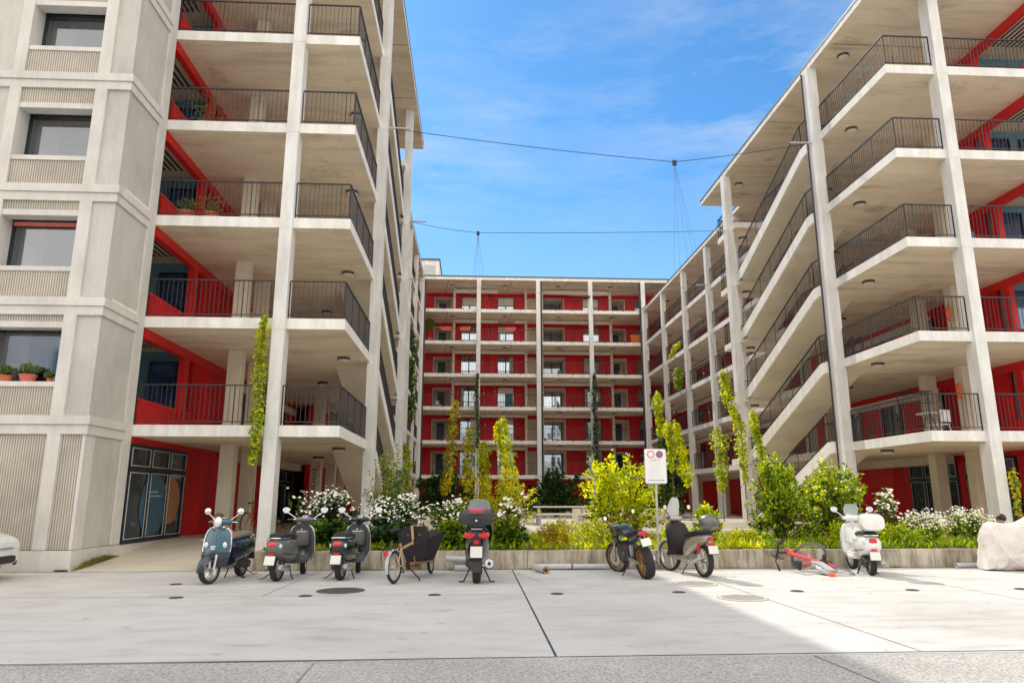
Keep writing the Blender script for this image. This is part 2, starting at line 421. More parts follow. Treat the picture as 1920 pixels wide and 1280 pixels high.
# courtyard: ramp at the left, flat beyond
b = MB()
b.add([(-8.33, 15.75, 0), (-4.6, 15.75, 0), (-4.6, 20.5, CZ), (-8.33, 20.5, CZ)], [(0, 1, 2, 3)])
struct('ramp_path', b, 'court')
b = MB(); b.add([(-45, 20.5, CZ), (60, 20.5, CZ), (60, 75, CZ), (-45, 75, CZ)], [(0, 1, 2, 3)])
b.add([(12.9, 15.75, 0), (60, 15.75, 0), (60, 20.5, CZ), (12.9, 20.5, CZ)], [(0, 1, 2, 3)])
struct('courtyard_ground', b, 'court')
# joints in the pavement (thin sheets above it)
b = MB(); zj = .004
def strip(b, x0, y0, x1, y1, wd, z=zj):
    d = Vector((x1-x0, y1-y0, 0)).normalized(); n_ = Vector((-d.y, d.x, 0))*wd/2
    b.quad((x0+n_.x, y0+n_.y, z), (x0-n_.x, y0-n_.y, z), (x1-n_.x, y1-n_.y, z), (x1+n_.x, y1+n_.y, z))
strip(b, -30, 7.0, 30, 7.56, .02)
strip(b, -30, 15.73, 30, 15.73, .05)
strip(b, .87, 15.7, .83, 7.32, .022)
struct('pavement_joint', b, 'joint')
b = MB()
strip(b, -3.1, 15.7, -3.25, 11.86, .018); strip(b, 4.42, 15.7, 4.5, 7.36, .016); strip(b, 8.3, 13.2, 8.25, 7.45, .014)
strip(b, -30, 11.84, 30, 11.9, .012); strip(b, -1.45, 7.2, -1.4, 4, .014, 0); strip(b, 3.35, 7.25, 3.5, 4, .016, 0)
strip(b, -9.2, 15.7, -9.25, 7.2, .014); strip(b, 12.7, 15.7, 12.7, 7.4, .014)
rnd = random.Random(3)
x, y = .80, 15.4                                          # a hairline crack beside the joint
for k in range(26):
    nx, ny = x+rnd.uniform(-.03, .055), y-rnd.uniform(.03, .12); strip(b, x, y, nx, ny, .009, .005); x, y = nx, ny
struct('pavement_fine_joint', b, 'joint_soft')
# darker worn patches: flat stains are part of the material

# manhole covers
def cover(x, y, r, label, mat, group=None, name='manhole_cover'):
    t = thing(name, label, 'manhole cover', (x, y, 0), group=group)
    b = MB(); b.lathe([(0, -.02), (r, -.02), (r, .009), (r*.93, .011), (0, .011)], (0, 0, 0), n=40)
    b.build('lid', mat, t)
    b = MB()
    rimm = 'mh_pale' if mat == 'mh_conc' else 'mh_rim'
    b.lathe([(r*1.002, -.02), (r*1.06, -.02), (r*1.06, .007), (r*1.002, .007)], (0, 0, 0), n=40); b.build('rim', rimm, t)
    b = MB()
    n = 6 if r > .2 else 2
    for i in range(-n, n+1):
        wd = math.sqrt(max(0, (r*.88)**2-(i*r/(n+1))**2))
        b.box(-wd, wd, i*r/(n+1)-.004, i*r/(n+1)+.004, .0112, .0145)
    b.build('ridges', rimm, t)
    return t
M['mh_dark'] = plain('cast_iron_dark', (.10, .105, .11), .7, .3, vary=.3, scale=14)
M['mh_conc'] = concrete('concrete_filled_lid', (.55, .53, .49), .85, 3, 30)
M['mh_pale'] = plain('worn_pale_rim', (.36, .34, .31), .8, vary=.3, scale=12)
M['mh_rim'] = plain('iron_rim', (.13, .125, .12), .7, .4, vary=.3, scale=20)
cover(-2.14, 12.42, .37, 'large dark round iron manhole cover in the pavement before the black scooter', 'mh_dark')
cover(3.98, 13.04, .37, 'round manhole cover cut by the shadow edge beside the beige scooter', 'mh_conc')
cover(4.14, 11.2, .36, 'large pale manhole cover at the shadow edge, nearest the camera', 'mh_conc')
for x, y, l in [(-5.2, 13.45, 'small dark drain cap left of the blue scooter'), (-4.5, 11.7, 'small dark drain cap in front of the blue scooter'),
                (-2.57, 11.79, 'small oval drain cap beside the large dark manhole cover'), (-.57, 11.81, 'small drain cap in front of the cargo bike'),
                (1.37, 11.83, 'small drain cap right of the long central pavement joint'), (3.36, 11.91, 'small drain cap just inside the shadow edge'),
                (5.33, 11.94, 'small drain cap in sunlight in front of the fallen bicycle'), (7.29, 11.96, 'small drain cap in sunlight before the white scooter'),
                (9.2, 12.0, 'small drain cap at the right edge of the sunlit pavement')]:
    cover(x, y, .10, l, 'mh_dark', 'small drain caps in the pavement', 'drain_cap')

# planter bed
M['planter'] = concrete('weathered_planter_concrete', (.62, .56, .46), .62, 1.6, 25, .9, .95, .3)
t = thing('planter_wall', 'low stained concrete planter wall running behind the parked scooters', 'planter wall')
b = MB()
xs = [-4.6, -1.9, 1.2, 4.35, 7.5, 10.2, 13.0]
for i in range(len(xs)-1): b.box(xs[i]+.004, xs[i+1]-.004, 15.75, 15.98, -.1, .385)
b.box(-4.6, -4.38, 15.985, 20.8, -.1, .385); b.box(12.78, 13.0, 15.985, 20.8, -.1, .385)
b.build('wall_body', 'planter', t, False, .012)
b = MB(); b.box(-4.37, 12.77, 15.985, 21.5, .0, .33); struct('planter_soil', b, 'soil')
# terrace edge walls in the courtyard
M['terr'] = concrete('pale_terrace_concrete', (.72, .66, .56), .85, .8, 20, .85)
t = thing('terrace_wall', 'low pale concrete seat wall stepping across the courtyard behind the shrubs', 'terrace wall', (0, 0, 0))
b = MB(); b.box(3.4, 9.6, 23.6, 24.0, .3, .72); b.box(3.4, 9.6, 22.5, 22.9, .3, .52); b.build('seat_block', 'terr', t, False, .02)
t = thing('terrace_wall', 'short brownish concrete wall behind the white flowers on the left', 'terrace wall', (0, 0, 0))
b = MB(); b.box(-1.9, 1.2, 25.0, 25.35, .3, .85); b.build('wall_body', 'beige', t, False, .02)
t = thing('terrace_wall', 'grey concrete wall in the courtyard behind the parking sign', 'terrace wall', (0, 0, 0))
b = MB(); b.box(4.6, 9.5, 33, 33.3, .3, 1.0); b.build('wall_body', 'beige', t, False, .02)
t = thing('bench_table', 'pale picnic table with benches in the courtyard left of the yellow bush', 'bench', (3.6, 29.5, CZ))
b = MB(); b.box(-1.1, 1.1, -.35, .35, .70, .75); b.build('table_top', 'terr', t, False)
b = MB(); b.box(-1.1, 1.1, -.95, -.65, .42, .46); b.build('seat', 'terr', t, False)
b = MB(); b.box(-1.1, 1.1, .65, .95, .42, .46); b.build('seat', 'terr', t, False)
for x in (-.9, .9):
    b = MB(); b.box(x-.03, x+.03, -.9, -.84, 0, .42); b.box(x-.03, x+.03, .84, .9, 0, .42); b.box(x-.03, x+.03, -.3, -.24, 0, .7); b.box(x-.03, x+.03, .24, .3, 0, .7); b.box(x-.03, x+.03, -.84, .84, .36, .42)
    b.build('leg', 'greypl', t, False)

# ------------------------------------------------------------------ buildings
ZL = [3.24+2.73*i for i in range(8)]
TH = .28
def railing(b, p0, p1, z, h=1.0, posts=1.15, z1=None, sp=.115, t=.012):
    """balusters, posts and rails from p0 to p1 (xy) standing on z (z1 at the far end for stairs)"""
    if z1 is None: z1 = z
    p0 = Vector((p0[0], p0[1], z)); p1 = Vector((p1[0], p1[1], z1)); L = (p1-p0).length; d = (p1-p0)/L
    hd = Vector((d.x, d.y, 0)).normalized(); sd_ = Vector((-hd.y, hd.x, 0))
    def bar(a, c, w_, h_):
        up = Vector((0, 0, 1)); u = sd_*w_/2; v_ = up*h_/2
        b.loft([[tuple(a+u+v_), tuple(a-u+v_), tuple(a-u-v_), tuple(a+u-v_)], [tuple(c+u+v_), tuple(c-u+v_), tuple(c-u-v_), tuple(c+u-v_)]])
    U = Vector((0, 0, 1))
    bar(p0+U*h, p1+U*h, .045, .03); bar(p0+U*.09, p1+U*.09, .035, .022)
    n = max(2, int(L/sp)); pe = max(1, round(posts/sp))
    for i in range(n+1):
        q = p0+(p1-p0)*(i/n); big = i % pe == 0 or i == n
        w_ = .024 if big else t; lo = -.02 if big else .09
        u = hd*w_/2; s_ = sd_*w_/2
        a0 = q+U*lo; a1 = q+U*(h-.01)
        b.loft([[tuple(a0+u+s_), tuple(a0-u+s_), tuple(a0-u-s_), tuple(a0+u-s_)], [tuple(a1+u+s_), tuple(a1-u+s_), tuple(a1-u-s_), tuple(a1+u-s_)]], cap=False)

def ceiling_lamp(parent, x, y, z, r=.19):
    b = MB(); b.lathe([(0, 0), (r*.98, 0), (r*1.02, -.03), (r*1.02, -.085), (r*.93, -.09), (0, -.09)], (x, y, z), n=22)
    o = b.build('ceiling_lamp', 'lampr', parent)
    b = MB(); b.lathe([(0, -.088), (r*.95, -.088), (r*.92, -.12), (r*.6, -.135), (0, -.138)], (x, y, z), n=22)
    b.build('lamp_diffuser', 'lampw', o)

def window_x(parent, W, u, y0, y1, z0, z1, lines=False, nv=2, glass='glass', transom=None, name='window'):
    """framed window in a facade plane facing the court (normal -u)"""
    b = MB(W); f = .05
    b.box(u-.05, u+.04, y0, y0+f, z0, z1); b.box(u-.05, u+.04, y1-f, y1, z0, z1)
    b.box(u-.05, u+.04, y0+f, y1-f, z0, z0+f*1.6); b.box(u-.05, u+.04, y0+f, y1-f, z1-f*1.3, z1)
    ys = [y0+(y1-y0)*i/nv for i in range(nv+1)]
    for yy in ys[1:-1]: b.box(u-.045, u+.03, yy-.035, yy+.035, z0+.08, z1-.06)
    if transom: b.box(u-.04, u+.03, y0+.05, y1-.05, transom-.045, transom+.045)
    o = b.build(name, 'frame', parent, False)
    b = MB(W); b.box(u, u+.015, y0+.04, y1-.04, z0+.06, z1-.05); b.build('pane', glass, o, False)
    if lines:
        b = MB(W); zs = [z0+.08, z1-.06] if not transom else [z0+.08, transom-.045, transom+.045, z1-.06]
        for i in range(nv):
            a, c = ys[i]+.075, ys[i+1]-.075
            for k in range(0, len(zs), 2):
                q, r = zs[k]+.03, zs[k+1]-.03; x0, x1 = u-.062, u-.05; l = .018
                b.box(x0, x1, a, c, q, q+l); b.box(x0, x1, a, c, r-l, r); b.box(x0, x1, a, a+l, q+l, r-l); b.box(x0, x1, c-l, c, q+l, r-l)
        b.build('glazing_bead', 'line', o, False)
    return o
def window_y(parent, Y, x0, x1, z0, z1, nv=2, glass='glass', name='window', raild=False):
    """framed window in a facade plane facing the camera (normal -Y)"""
    b = MB(); f = .05
    b.box(x0, x0+f, Y-.05, Y+.04, z0, z1); b.box(x1-f, x1, Y-.05, Y+.04, z0, z1)
    b.box(x0+f, x1-f, Y-.05, Y+.04, z0, z0+f); b.box(x0+f, x1-f, Y-.05, Y+.04, z1-f, z1)
    for i in range(1, nv):
        xx = x0+(x1-x0)*i/nv; b.box(xx-.05, xx+.05, Y-.045, Y+.03, z0+f, z1-f)
    o = b.build(name, 'frame', parent, False)
    b = MB(); b.box(x0+.04, x1-.04, Y, Y+.015, z0+.04, z1-.04); b.build('pane', glass, o, False)
    return o

def wing(parent, s, Xe, Y0, N, zroof, ufar, pill, over, ytop, uend):
    W = Matrix(((s, 0, 0, Xe), (0, 1, 0, 0), (0, 0, 1, 0), (0, 0, 0, 1)))
    UF = 5.03; YB = 57.5; uff = ufar+3.0
    # floor slabs
    for n in range(N):
        z = ZL[n]
        b = MB(W)
        def sl(u0, u1, y0, y1):
            b.mi = 0; b.box(u0, u1, y0, y1, z-TH, z)
            b.mi = 1; b.quad((u0+.01, y0+.01, z-TH-.003), (u1-.01, y0+.01, z-TH-.003), (u1-.01, y1-.01, z-TH-.003), (u0+.01, y1-.01, z-TH-.003))
        if s < 0:                                             # front edge meets the tower
            sl(0, UF, Y0, 23.45); sl(UF, uend, 16.25, 23.45)
        else: sl(0, uend, Y0, 23.45)
        sl(1.3, uff+4, 23.45, 30.8); sl(0, uff+4, 30.8, 33.2); sl(ufar, uff+4, 33.2, YB+.2)
        b.build('floor_slab', ['white_conc', 'soffit'], parent, False)
    # roof: thick soffit board with a metal edge
    zr = zroof
    b = MB(W)
    b.box(-over, 14, Y0-.7 if s > 0 else 15.2, ytop, zr-.26, zr-.05)
    b.mi = 2; b.box(-over-.02, 14, (Y0-.7 if s > 0 else 15.2)-.02, ytop+.02, zr-.048, zr+.03)
    zr2 = zroof if s > 0 else 19.70
    b.mi = 0; b.box(ufar-.18, uff+4, ytop+.01, YB+3.5, zr2-.27, zr2-.06)
    b.mi = 2; b.box(ufar-.2, uff+4, ytop+.022, YB+3.5, zr2-.058, zr2+.02)
    b.mi = 1
    for (a, c, zz) in ((Y0-.6, ytop-.02, zr-.264), (ytop+.03, YB+3.4, zr2-.274)):
        u0 = -over+.02 if c < 40 else ufar-.16
        b.quad((u0, a, zz), (13 if c < 40 else uff+3.9, a, zz), (13 if c < 40 else uff+3.9, c, zz), (u0, c, zz))
    b.build('roof', ['white_conc', 'soffit', 'roofedge'], parent, False)
    # joints in the roof soffit
    b = MB(W)
    for yy in (21.0, 26.2, 30.2): b.box(-over+.1, 5, yy-.012, yy+.012, zr-.27, zr-.265)
    b.build('soffit_joint', 'interior', parent, False)
    # outer columns
    def column(u0, u1, y0, y1, top):
        b = MB(W); b.box(u0, u1, y0, y1, .1, top-.262)
        for n in range(N):                                     # casting joints at every floor
            z = ZL[n]-.30
            b.box(u0-.006, u1+.006, y0-.006, y1+.006, z-.02, z-.004)
        b.build('column', 'col_conc', parent, False)
    column(1.48, 1.80, Y0-.14, Y0+.3, zr); column(-.25, .08, 22.4, 22.85, zr); column(-.25, .08, 31.2, 31.65, zr)
    for yy in (36.0, 40.9, 45.9, 51.3, 56.9): column(ufar-.15, ufar+.17, yy, yy+.4, zr2)
    # dark downpipe on the court side of the first column
    if s > 0:
        b = MB(W); b.tube([(-.285, 22.80, .3), (-.285, 22.80, zr-.3)], .03, 8); b.build('downpipe', 'pipe_dark', parent)
    # inner pillars, one storey each
    levels = [CZ]+[ZL[i] for i in range(N)]
    for n, z in enumerate(levels):
        zt = (ZL[n]-TH if n < N else zr-.262)
        for (u, y) in pill:
            if u > 3.8 and y > 33: continue
            b = MB(W); b.box(u-.2, u+.2, y-.2, y+.2, z, zt-.003); b.build('pillar', 'beige', parent, False, .02 if y < 26 else 0)
    # railings
    for n in range(N):
        z = ZL[n]
        if s > 0:
            b = MB(W); railing(b, (uend, Y0+.05), (1.82, Y0+.05), z); b.build('railing', 'rail', parent, False)
        else:
            b = MB(W); railing(b, (UF-.02, Y0+.05), (1.82, Y0+.05), z); b.build('railing', 'rail', parent, False)
        b = MB(W); railing(b, (1.46, Y0+.05), (.06, Y0+.05), z); railing(b, (.05, Y0+.06), (.05, 22.36), z); b.build('railing', 'rail', parent, False)
        b = MB(W); railing(b, (.05, 31.7), (.05, 33.15), z); railing(b, (.05, 33.15), (ufar, 33.15), z); b.build('railing', 'rail', parent, False)
        ys = [33.25, 36.0, 40.9, 45.9, 51.3, 56.9]
        for i in range(len(ys)-1):
            b = MB(W); railing(b, (ufar+.05, ys[i]+(.42 if i else 0)), (ufar+.05, ys[i+1]), z, sp=.12); b.build('railing', 'rail', parent, False)
        # stairwell guard on the inner side
        b = MB(W); railing(b, (1.36, 23.5), (1.36, 30.8), z); b.build('stair_guard', 'rail', parent, False)
    # stair flights: from level n (y 30.8) up to level n+1 (y 23.45)
    for n in range(N):
        z0 = levels[n]; z1 = levels[n+1]; ya, yb = 30.8, 23.9
        t_ = .24
        prof = [(yb-.45, z1), (yb, z1), (ya, z0+.12), (ya+.2, z0+.12), (ya+.2, z0-(.14 if n else 0)), (ya-.35, z0-.14), (yb-.05, z1-.36), (yb-.45, z1-.30)]
        b = MB(W); b.prism(prof, 'x', .0, 1.27)
        N_ = 15
        for k in range(N_):                                     # treads standing between the stringers
            y_ = ya-(ya-yb)*k/N_; zz = z0+.12+(z1-z0-.12)*k/N_
            b.box(.14, 1.13, y_-(ya-yb)/N_, y_, zz-.02, zz+.14)
        fl = b.build('stair_flight', 'beige', parent, False)
        b = MB(W)                                               # white outer stringer
        b.prism([(y_, z_+(.10 if i in (0, 1, 2, 3) else 0)) for i, (y_, z_) in enumerate([(yb-.45, z1), (yb, z1), (ya, z0+.12), (ya+.2, z0+.12), (ya+.2, z0-.14), (ya-.35, z0-.14), (yb-.05, z1-.30), (yb-.45, z1-.26)])], 'x', -.03, .10)
        b.build('stringer', 'white_conc', fl, False)
        b = MB(W); railing(b, (.03, ya-.1), (.03, yb), z0+.25, z1=z1+.12, h=.98); railing(b, (.03, yb), (.03, yb-.6), z1+.1, h=.98)
        b.build('handrail', 'rail', fl, False)
        b = MB(W); railing(b, (1.22, ya-.1), (1.22, yb), z0+.25, z1=z1+.12, h=.95); b.build('handrail', 'rail', fl, False)
    # lamps
    for n in range(N+1):
        zt = (ZL[n]-TH-.003 if n < N else zr-.266)
        for (u, y) in ((.68, 21.6), (2.3, 26.5), (.85, 32.1), (ufar+.9, 38.4), (ufar+.9, 43.4), (ufar+.9, 48.5), (ufar+.9, 53.5)):
            if n == N and y > 35: zt = zr2-.278
            ceiling_lamp(parent, Xe+s*u, y, zt)
    # facades
    for n, z in enumerate(levels):
        zt = (ZL[n]-TH if n < N else zr-.262)
        if n == 0:
            ww = [(3.4, 21.35, 24.4)] if s > 0 else []
            b = MB(W)
            if s < 0:
                b.box(UF, UF+.2, 21.45, 29.8, z, zt); b.box(UF, UF+.2, 17.9, 21.45, 2.80, zt); b.box(UF, UF+.2, 34.2, 41.5, z, zt); b.box(UF, UF+.2, 29.8, 34.2, 2.70, zt)
                b.box(UF, UF+.2, 47.5, 57.5, z, zt); b.box(UF, UF+.2, 41.5, 47.5, 2.6, zt)
                b.build('red_wall', 'red', parent, False)
                o = window_x(parent, W, UF+.02, 17.93, 21.43, z, 2.79, True, 3, 'glass3', 2.18, 'shop_window')
                for cy, cz, r, mt in ((19.55, 1.25, .78, 'circ_b'), (20.62, 1.35, .62, 'circ_o')):
                    q = MB(W); q.lathe([(0, 0), (r, 0), (r, .003), (0, .003)], (UF+.012-(.004 if mt == 'circ_b' else 0), cy, cz+.05), (-1, 0, 0), 40); q.build('window_sticker', mt, o, False)
                q = MB(W)
                for k in range(7): q.box(UF-.0, UF+.002, 19.15+k*.09, 19.21+k*.09, 1.62, 1.66)
                for k in range(8): q.box(UF-.0, UF+.002, 19.3+k*.09, 19.36+k*.09, 1.52, 1.55)
                q.build('window_print', 'line', o, False)
                window_x(parent, W, UF+.02, 29.85, 34.15, z, 2.69, True, 3, 'glass3', 2.1, 'shop_door')
                window_x(parent, W, UF+.02, 41.55, 47.45, z, 2.59, False, 4, 'glass3', 2.0, 'shop_window')
            else:
                b.box(UF, UF+.2, 27.6, 57.5, z, zt); b.box(UF, UF+.2, Y0+.3, 27.6, 2.82, zt); b.box(UF, UF+.2, Y0+.3, 19.2, z, 2.82)
                b.build('red_wall', 'red', parent, False)
                window_x(parent, W, UF+.02, 24.7, 27.55, z, 2.80, True, 3, 'glass3', 2.15, 'shop_window')
                b = MB(W); b.box(UF+.01, UF+.2, 24.35, 24.7, z, 2.80); b.build('red_panel', 'red', parent, False)
                window_x(parent, W, UF+.02, 21.9, 24.3, z, 2.80, True, 2, 'glass3', 2.2, 'shop_window')
                b = MB(W); b.box(UF+.012, UF+.2, 19.25, 21.85, z, 2.80); b.build('red_panel', 'red', parent, False)
                b = MB(W); b.box(UF-.02, UF-.004, 28.6, 30.4, 1.9, 2.7); b.build('notice_panel', 'red_p', parent, False)
            # pale lintel beam beyond the pillars
            b = MB(W); b.box(UF-.55, UF-.15, 24.6, 57, zt-.30, zt-.004); b.build('lintel_beam', 'beige', parent, False)
            continue
        yl = Y0+.2                                              # open corner loggia behind a red frame
        b = MB(W); b.box(UF, UF+.12, yl, yl+3.2, z, z+.62); b.build('red_parapet', 'red', parent, False)
        b = MB(W)
        b.box(UF-.02, UF+.16, yl+2.55, yl+2.85, z+.62, zt-.26); b.box(UF-.02, UF+.16, yl-.1, yl+6.2, zt-.26, zt-.004)
        b.box(UF-.015, UF+.15, yl-.1, yl+3.2, z+.62, z+.68)
        b.build('red_frame', 'red_p', parent, False)
        b = MB(W); b.box(UF+.02, UF+.2, yl+3.25, yl+6.1, z, zt-.262); b.box(UF, UF+.2, yl+6.2, 35.5, z, zt); b.build('red_wall', 'red', parent, False)
        # loggia inside: glazed teal wall across and slots in the ceiling
        b = MB(W); b.box(UF+.2, UF+5.5, yl+3.0, yl+3.2, z, zt); b.build('loggia_wall', 'teal', parent, False)
        for k in range(4):
            b = MB(); xx = Xe+s*(UF+.75+k*1.15)
            x0, x1 = sorted((xx-.4, xx+.4)); window_y(parent, yl+2.96, x0, x1, z+.25, z+2.15, 1, 'blue', 'loggia_window')
        b = MB(W)
        for k in range(9): b.box(UF+.5+k*.17, UF+.58+k*.17, yl+.8, yl+2.3, zt-.012, zt-.004)
        b.build('ceiling_slots', 'ceilslat', parent, False)
        # white lintel with red above on the gallery facade
        b = MB(W); b.box(UF-.12, UF-.004, yl+6.6, 33.5, zt-.52, zt-.24); b.build('lintel_beam', 'blind', parent, False)
        for (y0, y1) in ((24.9, 26.2), (27.6, 28.9), (30.6, 31.9)):
            window_x(parent, W, UF-.03, y0, y1, z+.02, z+2.05, False, 2, 'glass', None, 'window')
        # far gallery facade (set back)
        b = MB(W); b.box(uff, uff+.2, 33.2, YB+3.8, z, zt); b.build('red_wall', 'red', parent, False)
        b = MB(W); b.box(uff-.9, uff-.7, 37.5, 56, zt-.32, zt-.1); b.build('lintel_beam', 'blind', parent, False)
        for y0 in (38.6, 42.9, 47.6, 52.6):
            window_x(parent, W, uff-.03, y0, y0+1.8, z+.02, z+2.05, False, 2, 'glass', None, 'window')
        for y0 in (36.2, 41.1, 46.1, 51.5):
            b = MB(W); b.box(uff-1.0, uff-.7, y0, y0+.3, z, zt-.003); b.build('pillar', 'beige', parent, False)
    # closing wall of the ground floor in the set-back part
    b = MB(W); b.box(uff, uff+.2, 33.2, YB+3.8, .2, ZL[0]-TH); b.build('red_wall', 'red', parent, False)
    for y0 in (36.2, 41.1, 46.1, 51.5):
        b = MB(W); b.box(uff-1.0, uff-.7, y0, y0+.3, .3, ZL[0]-TH-.003); b.build('pillar', 'beige', parent, False)
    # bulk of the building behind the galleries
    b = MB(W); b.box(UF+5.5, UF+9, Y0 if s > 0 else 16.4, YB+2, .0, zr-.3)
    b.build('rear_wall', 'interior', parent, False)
    return W

LW = thing('apartment_building', 'left apartment wing with concrete window tower, open galleries, stairs and white columns', 'building')
wing(LW, -1, -3.3, 17.88, 6, 20.0, 1.1, [(3.65, 20.9), (3.65, 22.8), (3.22, 30.6), (3.0, 32.6)], .48, 35.2, 9.7)
RW = thing('apartment_building', 'right apartment wing with sunlit stair flights, balconies and white columns', 'building')
wing(RW, 1, 12.2, 18.33, 5, 16.98, 2.15, [(3.85, 22.1), (3.85, 24.0), (3.65, 30.6), (3.65, 32.6)], .17, 34.9, 9.7)

# lettering on the pillar under the left gallery
def text(parent, body, size, mat, loc, rot, name='lettering', ext=.004):
    cu = bpy.data.curves.new(name, 'FONT'); cu.body = body; cu.size = size; cu.extrude = ext; cu.align_x = 'CENTER'; cu.align_y = 'CENTER'
    tmp = bpy.data.objects.new('tmp', cu); col.objects.link(tmp)
    dg = C.evaluated_depsgraph_get(); me = bpy.data.meshes.new_from_object(tmp.evaluated_get(dg))
    bpy.data.objects.remove(tmp); me.materials.clear(); me.materials.append(M[mat])
    o = bpy.data.objects.new(name, me); col.objects.link(o); o.location = loc; o.rotation_euler = rot; o.parent = parent
    return o
text(LW, 'SCHULE', .25, 'letter', (-6.56, 30.388, 2.25), (R(90), R(-90), 0))

# tower front of the left wing
YT = 15.86; BT = [3.23, 5.87, 8.58, 11.45, 14.2, 16.95, 19.6]
b = MB(); b.box(-22, -8.31, YT-.03, 17.2, -.1, .42); b.box(-8.6, -8.31, 17.2, 22.0, -.1, .415); b.build('plinth', 'tower_trim', LW, False, .01)
b = MB(); b.box(-22, -8.34, YT-.02, YT+.3, .405, .43); b.build('plinth_joint', 'joint', LW, False)
prev = .43
for i, zt in enumerate(BT):
    lo = prev; hi = zt-.40
    b = MB()
    b.box(-22, -8.25, YT-.08, YT+.3, zt-.19, zt); b.box(-22, -8.29, YT-.04, YT+.3, zt-.40, zt-.193)
    b.box(-8.6, -8.25, YT+.3, 17.5, zt-.19, zt); b.box(-8.6, -8.29, YT+.3, 17.5, zt-.40, zt-.193)
    b.box(-8.55, -8.30, 17.5, 17.87, zt-.40, zt-.0)
    b.build('cornice_band', 'tower_trim', LW, False, .012)
    def piece(nm, mt, bv, *a):
        b = MB(); b.box(*a); return b.build(nm, mt, LW, False, bv)
    for (x0, x1) in ((-9.12, -8.84), (-11.10, -10.83), (-13.2, -12.9)): piece('pilaster', 'tower_trim', .012, x0, x1, YT-.04, YT+.45, lo, hi)
    piece('pilaster', 'tower_trim', .012, -8.6, -8.30, 17.45, 17.87, lo, hi)
    piece('wall_panel', 'tower', 0, -8.55, -8.335, YT+.02, 17.45, lo, hi)
    piece('wall_panel', 'tower', 0, -22, -13.2, YT+.02, YT+.4, lo, hi)
    if i:
        piece('wall_panel', 'tower', 0, -8.84, -8.551, YT+.02, YT+.4, lo, hi)
        piece('wall_panel', 'tower', 0, -12.9, -11.1, YT+.02, YT+.4, lo, hi)
    if i == 0:
        for (x0, x1) in ((-8.84, -8.40), (-10.83, -9.12), (-12.9, -11.1)): piece('ribbed_panel', 'rib_x', 0, x0, x1, YT+.012, YT+.4, lo, hi)
        b = MB(); b.box(-8.40, -8.333, YT+.0, YT+.4, lo, hi); b.build('corner_strip', 'tower_trim', LW, False)
    else:
        zs = prev+(.62 if i > 1 else .63); zh = prev+(1.95 if i < 4 else 1.85)
        piece('ribbed_panel', 'rib_x', 0, -10.83, -9.12, YT+.02, YT+.2, lo, zs); piece('ribbed_panel', 'rib_x', 0, -10.83, -9.12, YT+.02, YT+.2, zh+.14, hi)
        piece('window_sill', 'tower_trim', .008, -10.83, -9.12, YT-.01, YT+.46, zs, zs+.11); piece('window_lintel', 'tower_trim', .008, -10.83, -9.12, YT-.01, YT+.3, zh, zh+.138)
        b = MB(); b.box(-10.83, -10.78, YT+.42, YT+.5, zs+.11, zh+.1); b.box(-9.17, -9.12, YT+.42, YT+.5, zs+.11, zh+.1); b.box(-10.78, -9.17, YT+.42, YT+.5, zh+.04, zh+.1)
        b.build('window_frame', 'frame', LW, False)
        piece('loggia_pier', 'beige', 0, -11.2, -10.8, 17.2, 17.5, prev, prev+2.45)
        piece('loggia_pane', 'towerglass', 0, -10.78, -9.17, YT+.45, YT+.455, zs+.11, zh+.05)
    prev = zt
b = MB(); b.box(-10.76, -9.18, YT+.36, YT+.42, BT[1]+1.83, BT[1]+1.92); b.build('roller_blind', 'potp', LW, False)

# back wing
BW = thing('apartment_building', 'red back wing across the courtyard with six galleries between white columns', 'building')
Y1, YP, YR = 57.5, 59.8, 61.4
XL, XR_ = -4.4, 14.4
for n in range(6):
    z = ZL[n]
    b = MB(); b.box(-7.3, 14.3, Y1, YR+.1, z-TH, z); b.box(14.3, 20, Y1+.25, YR+.1, z-TH, z); b.mi = 1; b.quad((-7.3, Y1+.01, z-TH-.003), (14.3, Y1+.01, z-TH-.003), (14.3, YR, z-TH-.003), (-7.3, YR, z-TH-.003))
    b.mi = 2
    for x in (-2.5, -.9, 2.3, 3.9, 6.9, 8.2, 11.0, 12.6): b.box(x-.05, x+.05, Y1-.006, Y1+.02, z-.05, z+.02)
    b.build('floor_slab', ['white_conc', 'soffit', 'black'], BW, False)
    b = MB(); railing(b, (-4.3, Y1+.06), (14.3, Y1+.06), z, sp=.125); b.build('railing', 'rail', BW, False)
b = MB(); b.box(-4.4, 22, Y1-.25, YR+8, 19.36, 19.6); b.mi = 2; b.box(-4.4, 22, Y1-.28, YR+8, 19.602, 19.72)
b.mi = 1; b.quad((-4.4, Y1-.2, 19.356), (22, Y1-.2, 19.356), (22, YR, 19.356), (-4.4, YR, 19.356)); b.build('roof', ['white_conc', 'soffit', 'roofedge'], BW, False)
b = MB()
for x0, x1 in ((-2.2, -2.6), (3.2, 2.9), (8.0, 7.4), (12.0, 10.6)):
    for zz in [q-TH-.006 for q in ZL[:6]]+[19.352]:
        d = .02; b.quad((x0-d, Y1+.1, zz), (x0+d, Y1+.1, zz), (x1+d, YR-.1, zz), (x1-d, YR-.1, zz))
b.build('soffit_joint', 'interior', BW, False)
for i, x in enumerate((-4.33, .38, 5.36, 9.78, 14.27)):
    b = MB(); b.box(x-.17, x+.17, Y1-.32, Y1-.003, .2, 19.35); b.build('column', 'col_conc', BW, False)
for x in (-4.1, 5.62, 14.02):
    b = MB(); b.tube([(x, Y1-.1, .3), (x, Y1-.1, 19.3)], .07, 8); b.build('downpipe', 'pipe_dark', BW)
lev = [CZ]+ZL[:6]
rb = random.Random(5)
